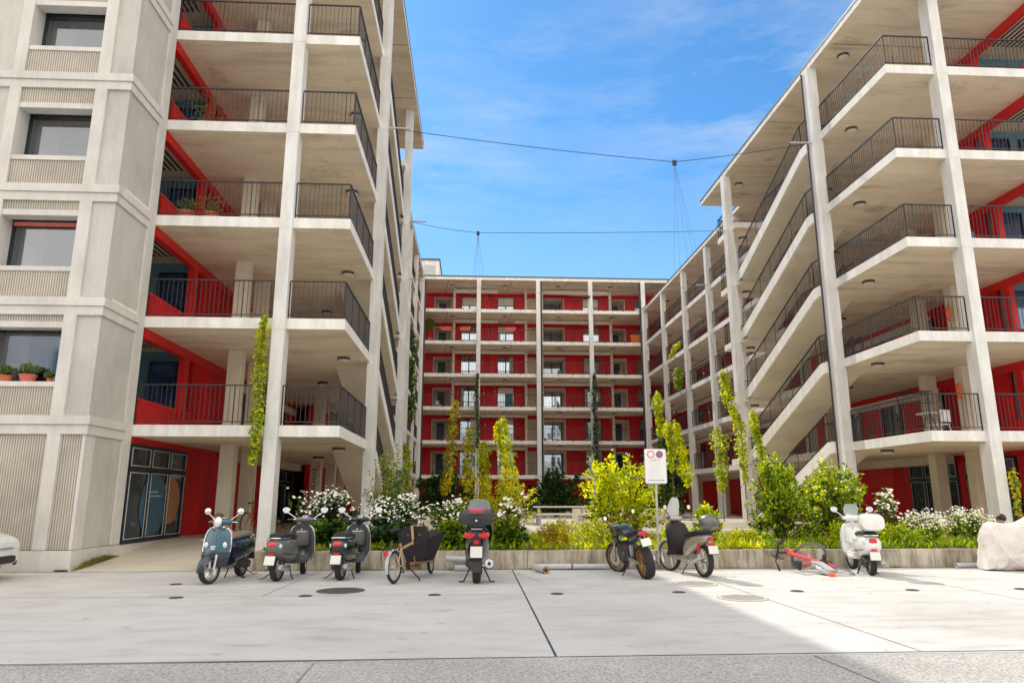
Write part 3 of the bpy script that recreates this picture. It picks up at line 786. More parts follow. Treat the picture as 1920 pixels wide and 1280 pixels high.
for n, z in enumerate(lev):
    zt = ZL[n]-TH if n < 6 else 19.355
    # red wall built round its openings
    ops = [(-3.55, -1.95, 0, 2.1, 'recess'), (-1.12, .30, 0, 2.2, 'win'), (2.1, 3.55, 0, 2.2, 'win'), (4.73, 5.55, 0, 2.15, 'door'), (6.1, 8.07, .05, 2.15, 'loggia'),
           (9.75, 11.22, 0, 2.2, 'win'), (12.32, 13.6, 0, 2.1, 'recess'), (14.54, 15.6, 0, 2.1, 'dark')]
    b = MB(); x = -8
    for (x0, x1, a, h, k) in ops:
        b.box(x, x0, YR, YR+.25, z, zt); b.box(x0, x1, YR, YR+.25, z+h, zt)
        if a: b.box(x0, x1, YR, YR+.25, z, z+a)
        x = x1
    b.box(x, 20, YR, YR+.25, z, zt); b.build('red_wall', 'red_x', BW, False)
    if n == 0:
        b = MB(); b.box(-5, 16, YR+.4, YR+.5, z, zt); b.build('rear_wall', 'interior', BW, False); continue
    for (x0, x1, a, h, k) in ops:
        if k == 'win':
            gl = 'glass2' if rb.random() < .6 else 'glass'
            o = window_y(BW, YR+.12, x0, x1, z, z+h, 2, gl)
            q = MB(); q.box(x0+.05, x1-.05, YR+.02, YR+.04, z+.08, z+.10); q.box(x0+.05, x1-.05, YR+.02, YR+.04, z+.88, z+.91)
            for j in range(12): q.box(x0+.08+j*(x1-x0-.16)/11.-.008, x0+.08+j*(x1-x0-.16)/11.+.008, YR+.02, YR+.04, z+.1, z+.88)
            q.build('window_guard', 'rail', o, False)
            if rb.random() < .55:                                 # curtains drawn to the side
                cw = (x1-x0)*rb.uniform(.15, .45); sd2 = rb.random() < .5; xa = x0+.05 if sd2 else x1-.05-cw
                q = MB()
                for j in range(int(cw/.05)): q.box(xa+j*.05, xa+j*.05+.045, YR+.06+.012*(j % 2), YR+.075+.012*(j % 2), z+.06, z+h-.06)
                q.build('curtain', rb.choice(['blind', 'greypl', 'line', 'turq', 'blind']), o, False)
            if rb.random() < .35 or n == 6:
                q = MB(); q.box(x0+.05, x1-.05, YR+.05, YR+.07, z+h-(.55 if n < 6 else .8), z+h-.06); q.build('window_blind', 'blind', o, False)
        elif k in ('recess', 'loggia'):
            q = MB(); dpt = 1.7; f = .07
            q.box(x0, x0+f, YR-.02, YR+dpt, z, z+h); q.box(x1-f, x1, YR-.02, YR+dpt, z, z+h); q.box(x0+f, x1-f, YR-.02, YR+dpt, z+h-f, z+h)
            q.box(x0+f, x1-f, YR+dpt, YR+dpt+.1, z, z+h-f)
            o = q.build('door_recess', 'beige', BW, False)
            if k == 'recess':
                q = MB(); q.box(x0+.35, x0+1.0, YR+dpt-.04, YR+dpt-.01, z, z+1.95); q.build('door', 'frame', o, False)
            else:
                q = MB(); q.box(x0+.12, x1-.12, YR+dpt-.05, YR+dpt-.01, z+.1, z+2.0); q.build('pane', 'glass2' if n < 4 else 'glass', o, False)
                q = MB()
                for xx in (x0+.12, (x0+x1)/2-.04, x1-.2): q.box(xx, xx+.08, YR+dpt-.09, YR+dpt-.055, z+.1, z+2.0)
                q.build('frame', 'frame', o, False)
        elif k == 'door':
            q = MB(); q.box(x0, x1, YR+.1, YR+.16, z, z+h); o = q.build('door', 'beige', BW, False)
            q = MB(); q.ell((x1-.14, YR+.07, z+1.05), .03, .03, .03, 8, 5); q.build('handle', 'black', o)
        else:
            q = MB(); q.box(x0, x1, YR+.12, YR+.16, z, z+h); q.build('pane', 'glass', BW, False)
    for (x0, x1) in ((-1.82, -1.62), (4.40, 4.60), (5.80, 6.0), (11.83, 12.03)):
        b = MB(); b.box(x0, x1, YP-.12, YP+.12, z, zt-.004); b.build('pillar', 'beige', BW, False)
    spans = [(-1.6, 4.38), (6.02, 11.81)]
    if n >= 5: spans = [(-1.6, 2.05), (6.02, 11.81)]+([(3.55, 4.38)] if n == 5 else [])
    for (x0, x1) in spans:
        b = MB(); b.box(x0, x1, YP-.1, YP+.1, zt-.34-(.08 if n == 6 else 0), zt-.10); b.build('blind_box', 'blind', BW, False, .01)
    for x in (-1.85, 2.65, 7.25, 11.85):
        ceiling_lamp(BW, x, 58.8, zt-.008, .2)
t = thing('rooftop_house', 'pale box building with windows peeking over the back roof at the left', 'building', (-5, 66, 0))
b = MB(); b.box(-6, 1.55, 0, 6, 0, 24.0); b.build('wall', 'white_conc', t, False)
b = MB(); b.box(-6.1, 1.65, -.1, 6.1, 24.0, 24.15); b.build('roof', 'roofedge', t, False)
for x in (-3.2, -1.6, 0.1):
    b = MB(); b.box(x, x+1.1, -.03, .0, 21.6, 23.5); b.build('window', 'greypl', t, False)

# the building across the street behind the camera: seen in the windows and lighting the shade
t = thing('street_building', 'pale sunlit building across the street, seen only as reflections in the windows', 'building', (0, -24, 0))
b = MB(); b.box(-60, 70, -10, 0, 0, 17); b.build('wall', 'white_conc', t, False)
for i in range(22):
    for k in range(5):
        b = MB(); x = -55+i*5.5; b.box(x, x+1.8, -.02, .02, 1.6+k*3.1, 3.6+k*3.1); b.build('window', 'glass', t, False)
# ------------------------------------------------------------------ vehicles
def Rz(a, px=0, py=0): return Matrix.Translation((px, py, 0)) @ Matrix.Rotation(a, 4, 'Z') @ Matrix.Translation((-px, -py, 0))
def heading(rear, front): return math.atan2(front[1]-rear[1], front[0]-rear[0])
def wheel(parent, x, r, w, rim='alu', M4=None, spokes=5, name='wheel', thin=.55, y=0, spw=.018):
    t = MB(M4); k = w/2
    rr = r-w*thin
    prof = [(rr, -k*.72), (rr+.3*(r-rr), -k*.98), (r-.25*(r-rr), -k*.93), (r-.04*(r-rr), -k*.5), (r, 0), (r-.04*(r-rr), k*.5), (r-.25*(r-rr), k*.93), (rr+.3*(r-rr), k*.98), (rr, k*.72), (rr, -k*.72)]
    t.lathe(prof, (x, y, r), (0, 1, 0), 36)
    o = t.build(name, 'tyre', parent)
    b = MB(M4)
    b.lathe([(rr-.02, -k*.66), (rr+.004, -k*.7), (rr+.004, k*.7), (rr-.02, k*.66), (rr-.03, 0), (rr-.02, -k*.66)], (x, y, r), (0, 1, 0), 32)
    b.lathe([(0, -k*.6), (.045, -k*.6), (.05, 0), (.045, k*.6), (0, k*.6)], (x, y, r), (0, 1, 0), 12)
    for i in range(spokes):
        a = 2*PI*i/spokes+.3; b.tube([(x+.03*math.cos(a), y, r+.03*math.sin(a)), (x+(rr-.015)*math.cos(a), y, r+(rr-.015)*math.sin(a))], [spw*1.3, spw], 6)
    b.build('rim', rim, o)
    return o
def fender(b, x, zc, r0, w, a0, a1, n=14, prof=7, drop=.35):
    """mudguard hugging a wheel; angles in degrees from forward"""
    rings = []
    for i in range(n+1):
        a = R(a0+(a1-a0)*i/n); taper = math.sin(PI*min(1, max(0, (i+1.2)/(n+2.4))))**.5; r = []
        for j in range(prof+1):
            q = -1+2*j/prof; rad = r0*(1-drop*abs(q)**2.6)
            r.append((x+rad*math.cos(a), w/2*q*(.55+.45*taper), zc+rad*math.sin(a)))
        for j in range(prof, -1, -1):
            q = -1+2*j/prof; rad = (r0-.012)*(1-drop*abs(q)**2.6)
            r.append((x+rad*math.cos(a), w/2*q*(.55+.45*taper)*.95, zc+rad*math.sin(a)))
        rings.append(r)
    b.loft(rings)
def shield(b, zs, xf, hw, k, th=.03, n=12):
    rings = []
    for z, x, h, kk in zip(zs, xf, hw, k):
        r = []
        for j in range(n+1):
            s = -1+2*j/n; r.append((x-kk*s*s, h*s, z))
        for j in range(n, -1, -1):
            s = -1+2*j/n; r.append((x-th-kk*s*s, h*s*.97, z))
        rings.append(r)
    b.loft(rings)
def plate(parent, x, z, w, h, tilt, M4=None, mat='plate'):
    b = MB((M4 or Matrix()) @ Matrix.Translation((x, 0, z)) @ Matrix.Rotation(tilt, 4, 'Y'))
    b.box(-.006, .004, -w/2, w/2, -h/2, h/2); o = b.build('number_plate', mat, parent, False)
    b = MB((M4 or Matrix()) @ Matrix.Translation((x, 0, z)) @ Matrix.Rotation(tilt, 4, 'Y'))
    b.box(.0045, .016, -w/2-.01, w/2+.01, -h/2-.01, h/2+.01); b.build('plate_holder', 'black', o, False)
    return o
def mirror(parent, M4, y, base, tip, mat, gl='chrome', rx=.06, flat=.022):
    s = 1 if y > 0 else -1
    b = MB(M4); b.tube([(base[0], s*base[1], base[2]), ((base[0]*.5+tip[0]*.5)-.01, s*(base[1]*.35+tip[1]*.65), (base[2]+tip[2])/2+.01), (tip[0], s*tip[1], tip[2]-.03)], .0085, 8)
    b.ell((tip[0], s*tip[1], tip[2]), flat, rx*1.25, rx, 16, 8)
    o = b.build('mirror', mat, parent)
    b = MB(M4); b.lathe([(0, 0), (rx*.98, 0), (rx*.98, .004), (0, .004)], (tip[0]-flat-.001, s*tip[1], tip[2]), (-1, 0, 0), 20); b.build('mirror_glass', gl, o)
def handlebar(parent, M4, x, z, w, grip='blacks', col_='chrome', drop=.0):
    b = MB(M4); b.tube([(x-.09, -w, z-drop), (x-.03, -w*.6, z), (x, 0, z+.01), (x-.03, w*.6, z), (x-.09, w, z-drop)], .012, 8)
    o = b.build('handlebar', col_, parent)
    for s in (-1, 1):
        b = MB(M4); b.tube([(x-.045, s*w*.68, z-drop*.3), (x-.09, s*w, z-drop)], .019, 10); b.build('grip', grip, o)
        b = MB(M4); b.tube([(x+.01, s*w*.62, z), (x+.0, s*w*.72, z-.01), (x-.03, s*w*1.0, z-drop-.01)], .007, 6); b.build('brake_lever', 'chrome', o)
    return o

def classic_scooter(name, label, rear, front, paint_, lower, seatm, trim='chrome', steer=0., top='none', screen=False, lean=0., inner='vgrey2', fend=None, rearp=None, group='scooters parked in front of the planter'):
    h = heading(rear, front); cx, cy = (rear[0]+front[0])/2, (rear[1]+front[1])/2
    t = thing(name, label, 'scooter', (cx, cy, 0), (lean, 0, h), group)
    S = Rz(steer, .58, 0); RX, FX = -.665, .665
    wheel(t, RX, .235, .115, 'alu'); wheel(t, FX, .235, .105, 'alu', S, 5)
    b = MB(S); fender(b, FX, .235, .295, .165, -5, 150, 16, 8, .26); b.build('front_mudguard', fend or paint_, t)
    b = MB(S); b.tube([(FX, .085, .235), (FX-.06, .075, .5)], .022, 8); b.build('fork', 'alu', t)
    # rear body
    b = MB(); b.body([(-.985, .60, .05, .05), (-.965, .605, .10, .10), (-.90, .60, .155, .15), (-.78, .585, .205, .185), (-.60, .565, .235, .205), (-.40, .55, .232, .21), (-.20, .53, .20, .22), (-.06, .51, .15, .22), (.02, .50, .10, .20)], 24, 2.3)
    b.build('rear_body', rearp or paint_, t)
    b = MB(); b.body([(-.90, .47, .11, .05), (-.6, .43, .17, .07), (-.3, .40, .17, .07), (0, .36, .15, .06)], 16); b.build('rear_skirt', lower, t)
    # floor, leg shield
    b = MB(); b.body([(-.12, .33, .14, .06), (.0, .30, .17, .045), (.2, .285, .185, .04), (.40, .30, .18, .05), (.50, .36, .15, .07)], 18, 4); b.build('floorboard', inner, t)
    zs = [.28, .36, .46, .60, .74, .84, .91, .955, .975]; xf = [.56, .60, .60, .585, .56, .54, .525, .51, .505]; hw = [.13, .205, .245, .255, .25, .235, .20, .14, .06]; kk = [.04, .08, .09, .10, .095, .09, .075, .04, .01]
    b = MB(); shield(b, zs, xf, hw, kk); b.build('leg_shield', paint_, t)
    b = MB(); shield(b, zs, [x-.034 for x in xf], [q*.96 for q in hw], kk, .02); b.build('inner_panel', inner, t)
    b = MB(); b.body([(.40, .70, .10, .13), (.44, .71, .15, .17), (.50, .72, .16, .18)], 18, 4); o = b.build('glovebox', inner, t)
    b = MB(); b.tube([(.398, -.10, .83), (.398, .10, .83)], .005, 6); b.lathe([(0, 0), (.02, 0), (.018, .01), (0, .012)], (.40, 0, .87), (-1, 0, 0), 14); b.build('key_lock', 'chrome', o)
    b = MB()
    for s in (-1, 1): b.tube([(x-k_+.0, s*q*1.0, z) for z, x, q, k_ in zip(zs, xf, hw, kk)], .012, 8)
    b.tube([(.44, s2*.12, 1.0) if abs(s2) == 1 else (.49, 0, 1.02) for s2 in (-1, 0, 1)], .010, 8)
    b.build('shield_trim', trim, t)
    if lower != paint_:
        b = MB(); shield(b, [.28, .36, .46, .54], [.60, .635, .635, .62], [.17, .235, .26, .262], [.06, .10, .11, .11], .02); b.build('lower_fairing', lower, t)
    b = MB(); rings = []
    for z, w_, d_ in ((.50, .035, .02), (.60, .055, .045), (.76, .05, .05), (.92, .045, .045), (1.0, .05, .04)):
        x0 = .60-(z-.5)*.20
        rings.append([(x0-.02+d_*math.sin(PI*j/8), w_*math.cos(PI*j/8), z) for j in range(9)])
    b.loft(rings); b.build('horn_cover', paint_, t)
    b = MB()
    for k in range(3): b.tube([(.655-.004*k, -.04, .60+.025*k), (.675-.004*k, 0, .59+.025*k), (.655-.004*k, .04, .60+.025*k)], .006, 6)
    b.build('grille_trim', trim, t)
    for s in (-1, 1):
        b = MB(); b.ell((.558, s*.17, .66), .022, .040, .055, 12, 8); b.build('indicator', 'lens', t)
        b = MB(); b.ell((-.89, s*.135, .63), .05, .028, .045, 12, 8); b.build('rear_indicator', 'lens', t)
    # headset
    b = MB(S); b.tube([(.50, 0, .95), (.47, 0, 1.05)], [.055, .05], 12); b.build('steering_neck', paint_, t)
    b = MB(S @ Matrix.Translation((.45, 0, 1.065)) @ Matrix.Rotation(PI/2, 4, 'Z'))
    b.body([(-.24, .005, .015, .022), (-.18, .0, .04, .035), (-.08, 0, .095, .06), (0, .005, .115, .068), (.08, 0, .095, .06), (.18, 0, .04, .035), (.24, .005, .015, .022)], 18, 2.2)
    b.build('headset', paint_, t)
    b = MB(S); b.lathe([(0, 0), (.085, 0), (.09, .03), (.07, .04), (0, .043)], (.535, 0, 1.06), (1, 0, .12), 28); o = b.build('headlight', trim, t)
    b = MB(S); b.lathe([(0, .0435), (.074, .0415), (.04, .06), (0, .064)], (.535, 0, 1.06), (1, 0, .12), 24); b.build('lens', 'lens', o)
    b = MB(S); b.lathe([(0, 0), (.055, 0), (.05, .012), (0, .014)], (.40, 0, 1.115), (-.35, 0, 1), 22); b.build('speedometer', 'lens', t)
    handlebar(t, S, .45, 1.07, .33)
    for s in (-1, 1): mirror(t, S, s, (.43, .17, 1.09), (.42, .37, 1.25), 'chrome' if trim == 'chrome' else trim)
    # seat
    b = MB(); b.body([(-.86, .79, .09, .03), (-.80, .80, .135, .05), (-.60, .805, .15, .06), (-.40, .79, .15, .055), (-.25, .775, .135, .055), (-.08, .765, .10, .045), (0, .74, .06, .03)], 20, 2.8); b.build('seat', seatm, t)
    b = MB()
    for s in (-1, 1):
        b.tube([(-.86, s*.17, .50), (-.6, s*.238, .46), (-.3, s*.238, .44), (-.08, s*.165, .42)], .006, 6)
        b.tube([(-.70, s*.215, .70), (-.45, s*.236, .66), (-.25, s*.21, .66)], .004, 6)
    b.tube([(-.93, -.14, .735), (-.985, 0, .74), (-.93, .14, .735)], .005, 6); b.build('panel_seam', 'black', t)
    b = MB(); b.tube([(.43, .2, 1.06), (.50, .16, .98), (.52, .06, .90)], .006, 6); b.tube([(.43, -.2, 1.06), (.52, -.15, .97), (.53, -.05, .90)], .006, 6); b.build('cables', 'black', t)
    b = MB(); b.tube([(-.55, .165, .765), (-.75, .165, .765), (-.90, .12, .77), (-.955, 0, .775), (-.90, -.12, .77), (-.75, -.165, .765), (-.55, -.165, .765)], .011, 8); b.build('grab_rail', trim, t)
    # lights, plate
    b = MB(Matrix.Translation((-.955, 0, .665)) @ Matrix.Rotation(R(18), 4, 'Y')); b.body([(-.03, 0, .05, .028), (-.02, 0, .075, .045), (.05, 0, .085, .05)], 18, 3.5); b.build('tail_light', 'redl', t)
    b = MB(); b.box(-1.0, -.94, -.05, .05, .48, .515); b.build('reflector', 'redl', t, False)
    plate(t, -1.03, .39, .19, .16, R(20))
    # running gear
    b = MB(); b.ell((-.50, .05, .27), .20, .085, .10, 14, 8); b.ell((-.62, .11, .25), .13, .05, .10, 14, 8); b.lathe([(0, 0), (.07, 0), (.07, .03), (0, .03)], (-.62, .15, .25), (0, 1, 0), 18); b.build('engine', 'engine', t)
    b = MB(); b.tube([(-.35, -.10, .20), (-.50, -.13, .18), (-.62, -.15, .22), (-.90, -.155, .27), (-.93, -.155, .272)], [.02, .03, .055, .06, .04], 14); b.build('exhaust', 'alu', t)
    b = MB()
    for s in (-1, 1): b.tube([(-.30, s*.09, .24), (-.36, s*.14, .10), (-.33, s*.17, .01)], .013, 6); b.tube([(-.33, s*.17, .012), (-.40, s*.20, .012)], .012, 6)
    b.tube([(-.30, -.09, .24), (-.30, .09, .24)], .012, 6); b.build('centre_stand', 'black', t)
    b = MB(); b.tube([(-.30, .12, .26), (-.52, .20, .12), (-.66, .26, .04), (-.78, .28, .05)], .009, 6); b.build('kick_starter', 'black', t)
    if screen:
        b = MB(S); shield(b, [1.10, 1.18, 1.28, 1.36], [.55, .545, .53, .51], [.11, .15, .16, .11], [.03, .05, .055, .04], .006); b.build('windscreen', 'clear', t)
    if top == 'box':
        b = MB(); b.body([(-1.16, 1.02, .13, .10), (-1.14, 1.02, .20, .14), (-1.02, 1.03, .225, .165), (-.86, 1.03, .22, .165), (-.76, 1.01, .18, .14), (-.73, 1.0, .10, .10)], 24, 3.2); o = b.build('top_case', paint_, t)
        b = MB(); b.body([(-1.155, 1.0, .15, .008), (-1.02, 1.0, .232, .008), (-.8, 1.0, .205, .008)], 20, 4); b.build('case_seam', 'greypl', o)
        b = MB(); b.tube([(-.6, .12, .84), (-1.0, .13, .87), (-1.05, 0, .87), (-1.0, -.13, .87), (-.6, -.12, .84)], .011, 8); b.build('rack', 'alu', t)
    return t
classic_scooter('scooter', 'petrol blue classic scooter with brown seat facing the camera, leftmost of the row', (-4.50, 14.78), (-4.62, 13.46), 'vblue', 'vnavy', 'saddle_br', steer=-.3, fend='vnavy', inner='vnavy', rearp='vnavy')
classic_scooter('scooter', 'matt grey classic scooter with black seat and blank plate, second from the left', (-3.56, 13.86), (-3.36, 15.16), 'vgrey', 'vgrey2', 'saddle_bk', steer=.28)
classic_scooter('scooter', 'gloss black classic scooter with white-edged seat, between the grey scooter and the cargo bike', (-2.43, 14.0), (-2.29, 15.3), 'vblack', 'vblack', 'saddle_bk', steer=.25)
classic_scooter('scooter', 'white classic scooter with rounded white top case and small windscreen', (7.90, 14.25), (8.22, 15.52), 'vwhite', 'vwhite', 'saddle_bk', top='box', screen=True, inner='vwhite', steer=.1)

# big touring scooter seen from behind
def maxi():
    rear, front = (.10, 13.35), (.16, 14.85); h = heading(rear, front)
    t = thing('maxi_scooter', 'large dark touring scooter with black top case and two red tail lights, seen from behind', 'scooter', ((rear[0]+front[0])/2, (rear[1]+front[1])/2, 0), (0, 0, h), 'scooters parked in front of the planter')
    RX, FX = -.72, .76
    wheel(t, RX, .275, .15, 'alu'); wheel(t, FX, .29, .12, 'alu')
    b = MB(); b.body([(-1.02, .86, .07, .05), (-.96, .85, .16, .10), (-.80, .80, .20, .14), (-.5, .72, .22, .19), (-.2, .62, .21, .24), (.1, .45, .20, .15), (.4, .42, .20, .14), (.6, .5, .16, .12)], 22, 2.6); b.build('body', 'vblack', t)
    b = MB(); shield(b, [.42, .55, .7, .85, 1.0, 1.08], [.88, .92, .90, .84, .76, .68], [.13, .20, .25, .27, .23, .15], [.12, .2, .24, .24, .2, .1], .03); b.build('front_fairing', 'vblack', t)
    b = MB(); fender(b, FX, .29, .34, .16, 10, 170, 14, 8, .2); b.build('front_mudguard', 'vblack', t)
    b = MB(); shield(b, [1.02, 1.15, 1.3, 1.42, 1.47], [.74, .68, .60, .53, .50], [.17, .22, .23, .19, .12], [.06, .08, .08, .07, .04], .006); b.build('windscreen', 'clear', t)
    b = MB()
    for s in (-1, 1): b.lathe([(0, 0), (.018, 0), (.018, .02), (0, .02)], (.62, s*.09, 1.2), (-1, 0, 0), 12)
    b.build('screen_bolts', 'black', t)
    b = MB(); b.body([(-.78, .93, .10, .04), (-.6, .95, .16, .06), (-.3, .88, .16, .06), (-.05, .80, .12, .05)], 18, 3); b.build('seat', 'saddle_bk', t)
    b = MB(); b.tube([(-.5, .19, .90), (-.85, .17, .95), (-.99, .10, .97), (-.99, -.10, .97), (-.85, -.17, .95), (-.5, -.19, .90)], .016, 8); b.build('grab_rail', 'black', t)
    b = MB(); b.box(-1.04, -1.0, -.10, .10, .935, .965); b.build('badge', 'greypl', t, False, .006)
    b = MB(); b.body([(-1.24, 1.15, .17, .08), (-1.21, 1.15, .29, .13), (-1.08, 1.155, .32, .145), (-.86, 1.155, .31, .145), (-.74, 1.14, .24, .12), (-.71, 1.15, .12, .1)], 26, 3.4); o = b.build('top_case', 'blacks', t)
    b = MB(); b.body([(-1.246, 1.20, .12, .012), (-1.15, 1.20, .318, .012), (-.86, 1.20, .316, .012)], 22, 4); b.build('case_band', 'black', o)
    b = MB(); b.body([(-1.232, 1.24, .09, .03), (-1.17, 1.268, .17, .03), (-1.08, 1.288, .17, .025)], 18, 3); b.build('case_reflector', 'redl', o)
    b = MB(); b.box(-1.255, -1.235, -.07, .07, 1.05, 1.15); b.build('case_lock', 'black', o, False, .006)
    b = MB(); b.ell((-1.258, 0, 1.10), .006, .018, .018, 12, 6); b.build('lock_barrel', 'chrome', o)
    for s in (-1, 1):
        b = MB(); b.body([(-1.06, .835, .06, .035, s*.12), (-1.04, .84, .095, .056, s*.13), (-.92, .845, .085, .055, s*.15)], 16, 2.4); b.build('tail_light', 'redl', t)
        b = MB(); b.body([(-1.0, .84, .02, .03, s*.195), (-.9, .85, .03, .04, s*.20)], 10, 2.4); b.build('rear_indicator', 'orangel', t)
        mirror(t, Matrix(), s, (.52, .24, 1.10), (.50, .40, 1.17), 'black', 'lens', .05)
    b = MB(); b.body([(-1.05, .725, .05, .035), (-.95, .74, .06, .04)], 12, 3); b.build('reflector', 'redl', t)
    b = MB(); b.body([(-1.02, .72, .085, .10), (-1.04, .58, .10, .12), (-1.0, .48, .085, .10)], 14, 3); b.loft([[(-1.02, -.10, .46), (-1.02, .10, .46), (-.98, .10, .46), (-.98, -.10, .46)], [(-1.09, -.085, .22), (-1.09, .085, .22), (-1.06, .085, .22), (-1.06, -.085, .22)]]); b.build('rear_mudflap', 'black', t)
    plate(t, -1.10, .56, .21, .19, R(14))
    b = MB(); b.tube([(-.3, -.16, .25), (-.55, -.20, .27), (-.75, -.22, .32), (-1.02, -.23, .36), (-1.05, -.23, .362)], [.03, .05, .08, .085, .06], 16); o = b.build('exhaust', 'black', t)
    b = MB(); b.lathe([(.03, 0), (.075, 0), (.078, .03), (.03, .035), (.03, 0)], (-1.05, -.23, .362), (-1, 0, .1), 18); b.build('exhaust_tip', 'chrome', o)
    b = MB(); b.ell((-.55, .10, .33), .26, .10, .12, 14, 8); b.lathe([(0, 0), (.13, 0), (.12, .07), (0, .08)], (-.66, .13, .40), (0, 1, 0), 20); b.ell((-.6, .17, .52), .12, .05, .08, 12, 8); b.build('engine', 'engine', t)
    b = MB()
    for s in (-1, 1): b.tube([(-.45, s*.12, .25), (-.55, s*.20, .10), (-.62, s*.24, .015)], .014, 6); b.tube([(-.62, s*.24, .015), (-.66, s*.32, .02)], .012, 6)
    b.tube([(-.45, -.12, .25), (-.45, .12, .25)], .013, 6); b.build('centre_stand', 'black', t)
    handlebar(t, Matrix(), .5, 1.08, .34, 'blacks', 'black')
maxi()

# naked motorcycle
def moto():
    rear, front = (3.34, 13.86), (3.16, 15.27); h = heading(rear, front)
    t = thing('motorcycle', 'black naked motorcycle with bronze front wheel leaning beside the parking sign', 'motorcycle', ((rear[0]+front[0])/2, (rear[1]+front[1])/2, 0), (0, 0, 0))
    t.rotation_mode = 'XYZ'; t.rotation_euler = (0, 0, h)
    L = Matrix.Rotation(R(-11), 4, 'X')                          # leaning on the side stand (to its left)
    RX, FX = -.70, .70; S = L @ Rz(.42, .52, 0)
    wheel(t, RX, .315, .19, 'gold', L, 6, thin=.42); wheel(t, FX, .30, .125, 'gold', S, 6, thin=.45)
    b = MB(S); fender(b, FX, .30, .325, .14, 35, 150, 12, 8, .15); b.build('front_mudguard', 'black', t)
    b = MB(S)
    for s in (-1, 1): b.tube([(FX, s*.09, .30), (.50, s*.09, .88)], [.028, .024], 8)
    b.build('fork', 'alu', t)
    for s in (-1, 1):
        b = MB(S); b.lathe([(.07, 0), (.145, 0), (.145, .006), (.07, .006), (.07, 0)], (FX, s*.07, .30), (0, 1, 0), 24); b.build('brake_disc', 'alu', t)
    b = MB(L); b.body([(-.16, .80, .07, .05), (-.08, .84, .13, .09), (.08, .87, .16, .11), (.25, .87, .17, .11), (.40, .83, .14, .09), (.47, .80, .06, .05)], 20, 2.4); b.build('fuel_tank', 'vnavy', t)
    for s in (-1, 1):
        b = MB(L); b.body([(.1, .74, .02, .05, s*.17), (.3, .74, .035, .09, s*.19), (.48, .72, .02, .06, s*.16)], 12, 2.4); b.build('tank_cowl', 'vblack', t)
    b = MB(L); b.body([(-.80, .90, .05, .02), (-.7, .89, .09, .03), (-.45, .84, .12, .04), (-.2, .80, .10, .045), (-.08, .80, .07, .03)], 16, 2.8); b.build('seat', 'saddle_bk', t)
    b = MB(L); b.body([(-.92, .88, .03, .02), (-.85, .86, .07, .045), (-.6, .79, .11, .07), (-.35, .73, .11, .08), (-.2, .70, .08, .08)], 16, 2.4); b.build('tail_cowl', 'vblack', t)
    b = MB(L); b.body([(-.97, .85, .045, .03), (-.94, .85, .085, .045), (-.86, .86, .08, .04)], 16, 2.2); b.build('tail_light', 'redl', t)
    b = MB(L); b.tube([(-.82, 0, .80), (-1.0, 0, .70)], .025, 8); b.build('plate_arm', 'black', t)
    plate(t, -1.02, .70, .19, .15, R(28), L)
    for s in (-1, 1):
        b = MB(L); b.tube([(-.90, 0, .76), (-.93, s*.13, .74)], .009, 6); b.ell((-.935, s*.15, .74), .025, .03, .016, 10, 6); b.build('rear_indicator', 'black', t)
    b = MB(L); b.body([(-.22, .47, .12, .12), (-.1, .45, .16, .17), (.12, .46, .18, .19), (.3, .50, .16, .16), (.38, .52, .08, .1)], 14, 3.5)
    b.lathe([(0, 0), (.10, 0), (.09, .04), (0, .045)], (-.02, -.15, .42), (0, -1, 0), 18); b.lathe([(0, 0), (.11, 0), (.10, .04), (0, .045)], (-.0, .15, .42), (0, 1, 0), 18)
    b.tube([(.28, -.1, .64), (.44, -.1, .50), (.44, -.1, .34), (.2, -.1, .22)], .025, 8); b.tube([(.28, .1, .64), (.44, .1, .50), (.44, .1, .34), (.2, .1, .22)], .025, 8)
    b.build('engine', 'engine', t)
    b = MB(L)
    for s in (-1, 1): b.tube([(.50, s*.05, .80), (.2, s*.14, .68), (-.15, s*.14, .50), (-.22, s*.13, .36)], .028, 8)
    b.build('frame', 'black', t)
    b = MB(L)
    for s in (-1, 1): b.tube([(-.22, s*.12, .36), (-.70, s*.13, .315)], [.035, .028], 8)
    b.build('swingarm', 'alu', t)
    b = MB(L); b.tube([(-.1, -.1, .20), (-.3, -.14, .22), (-.5, -.2, .3), (-.62, -.21, .33)], [.03, .05, .06, .05], 12); b.build('exhaust', 'alu', t)
    b = MB(L); b.tube([(-.28, .06, .62), (-.22, .06, .40)], .035, 10); b.build('shock_absorber', 'alu', t)
    b = MB(S); b.lathe([(0, 0), (.07, .0), (.085, .06), (.075, .10), (0, .11)], (.58, 0, .86), (1, 0, 0), 20); b.build('headlight', 'blacks', t)
    b = MB(S); b.box(.50, .56, -.05, .05, .95, 1.01); b.build('instrument', 'greypl', t, False, .01)
    handlebar(t, S, .48, .99, .37, 'blacks', 'black', -.0)
    for s in (-1, 1): mirror(t, S, s, (.43, .28, 1.0), (.40, .40, 1.16), 'black', 'lens', .042)
    b = MB(L); b.tube([(-.15, .13, .30), (-.12, .24, .12), (-.10, .30, .055)], .011, 6); b.tube([(-.1, .30, .055), (-.16, .32, .055)], .012, 6); b.build('side_stand', 'black', t)
moto()

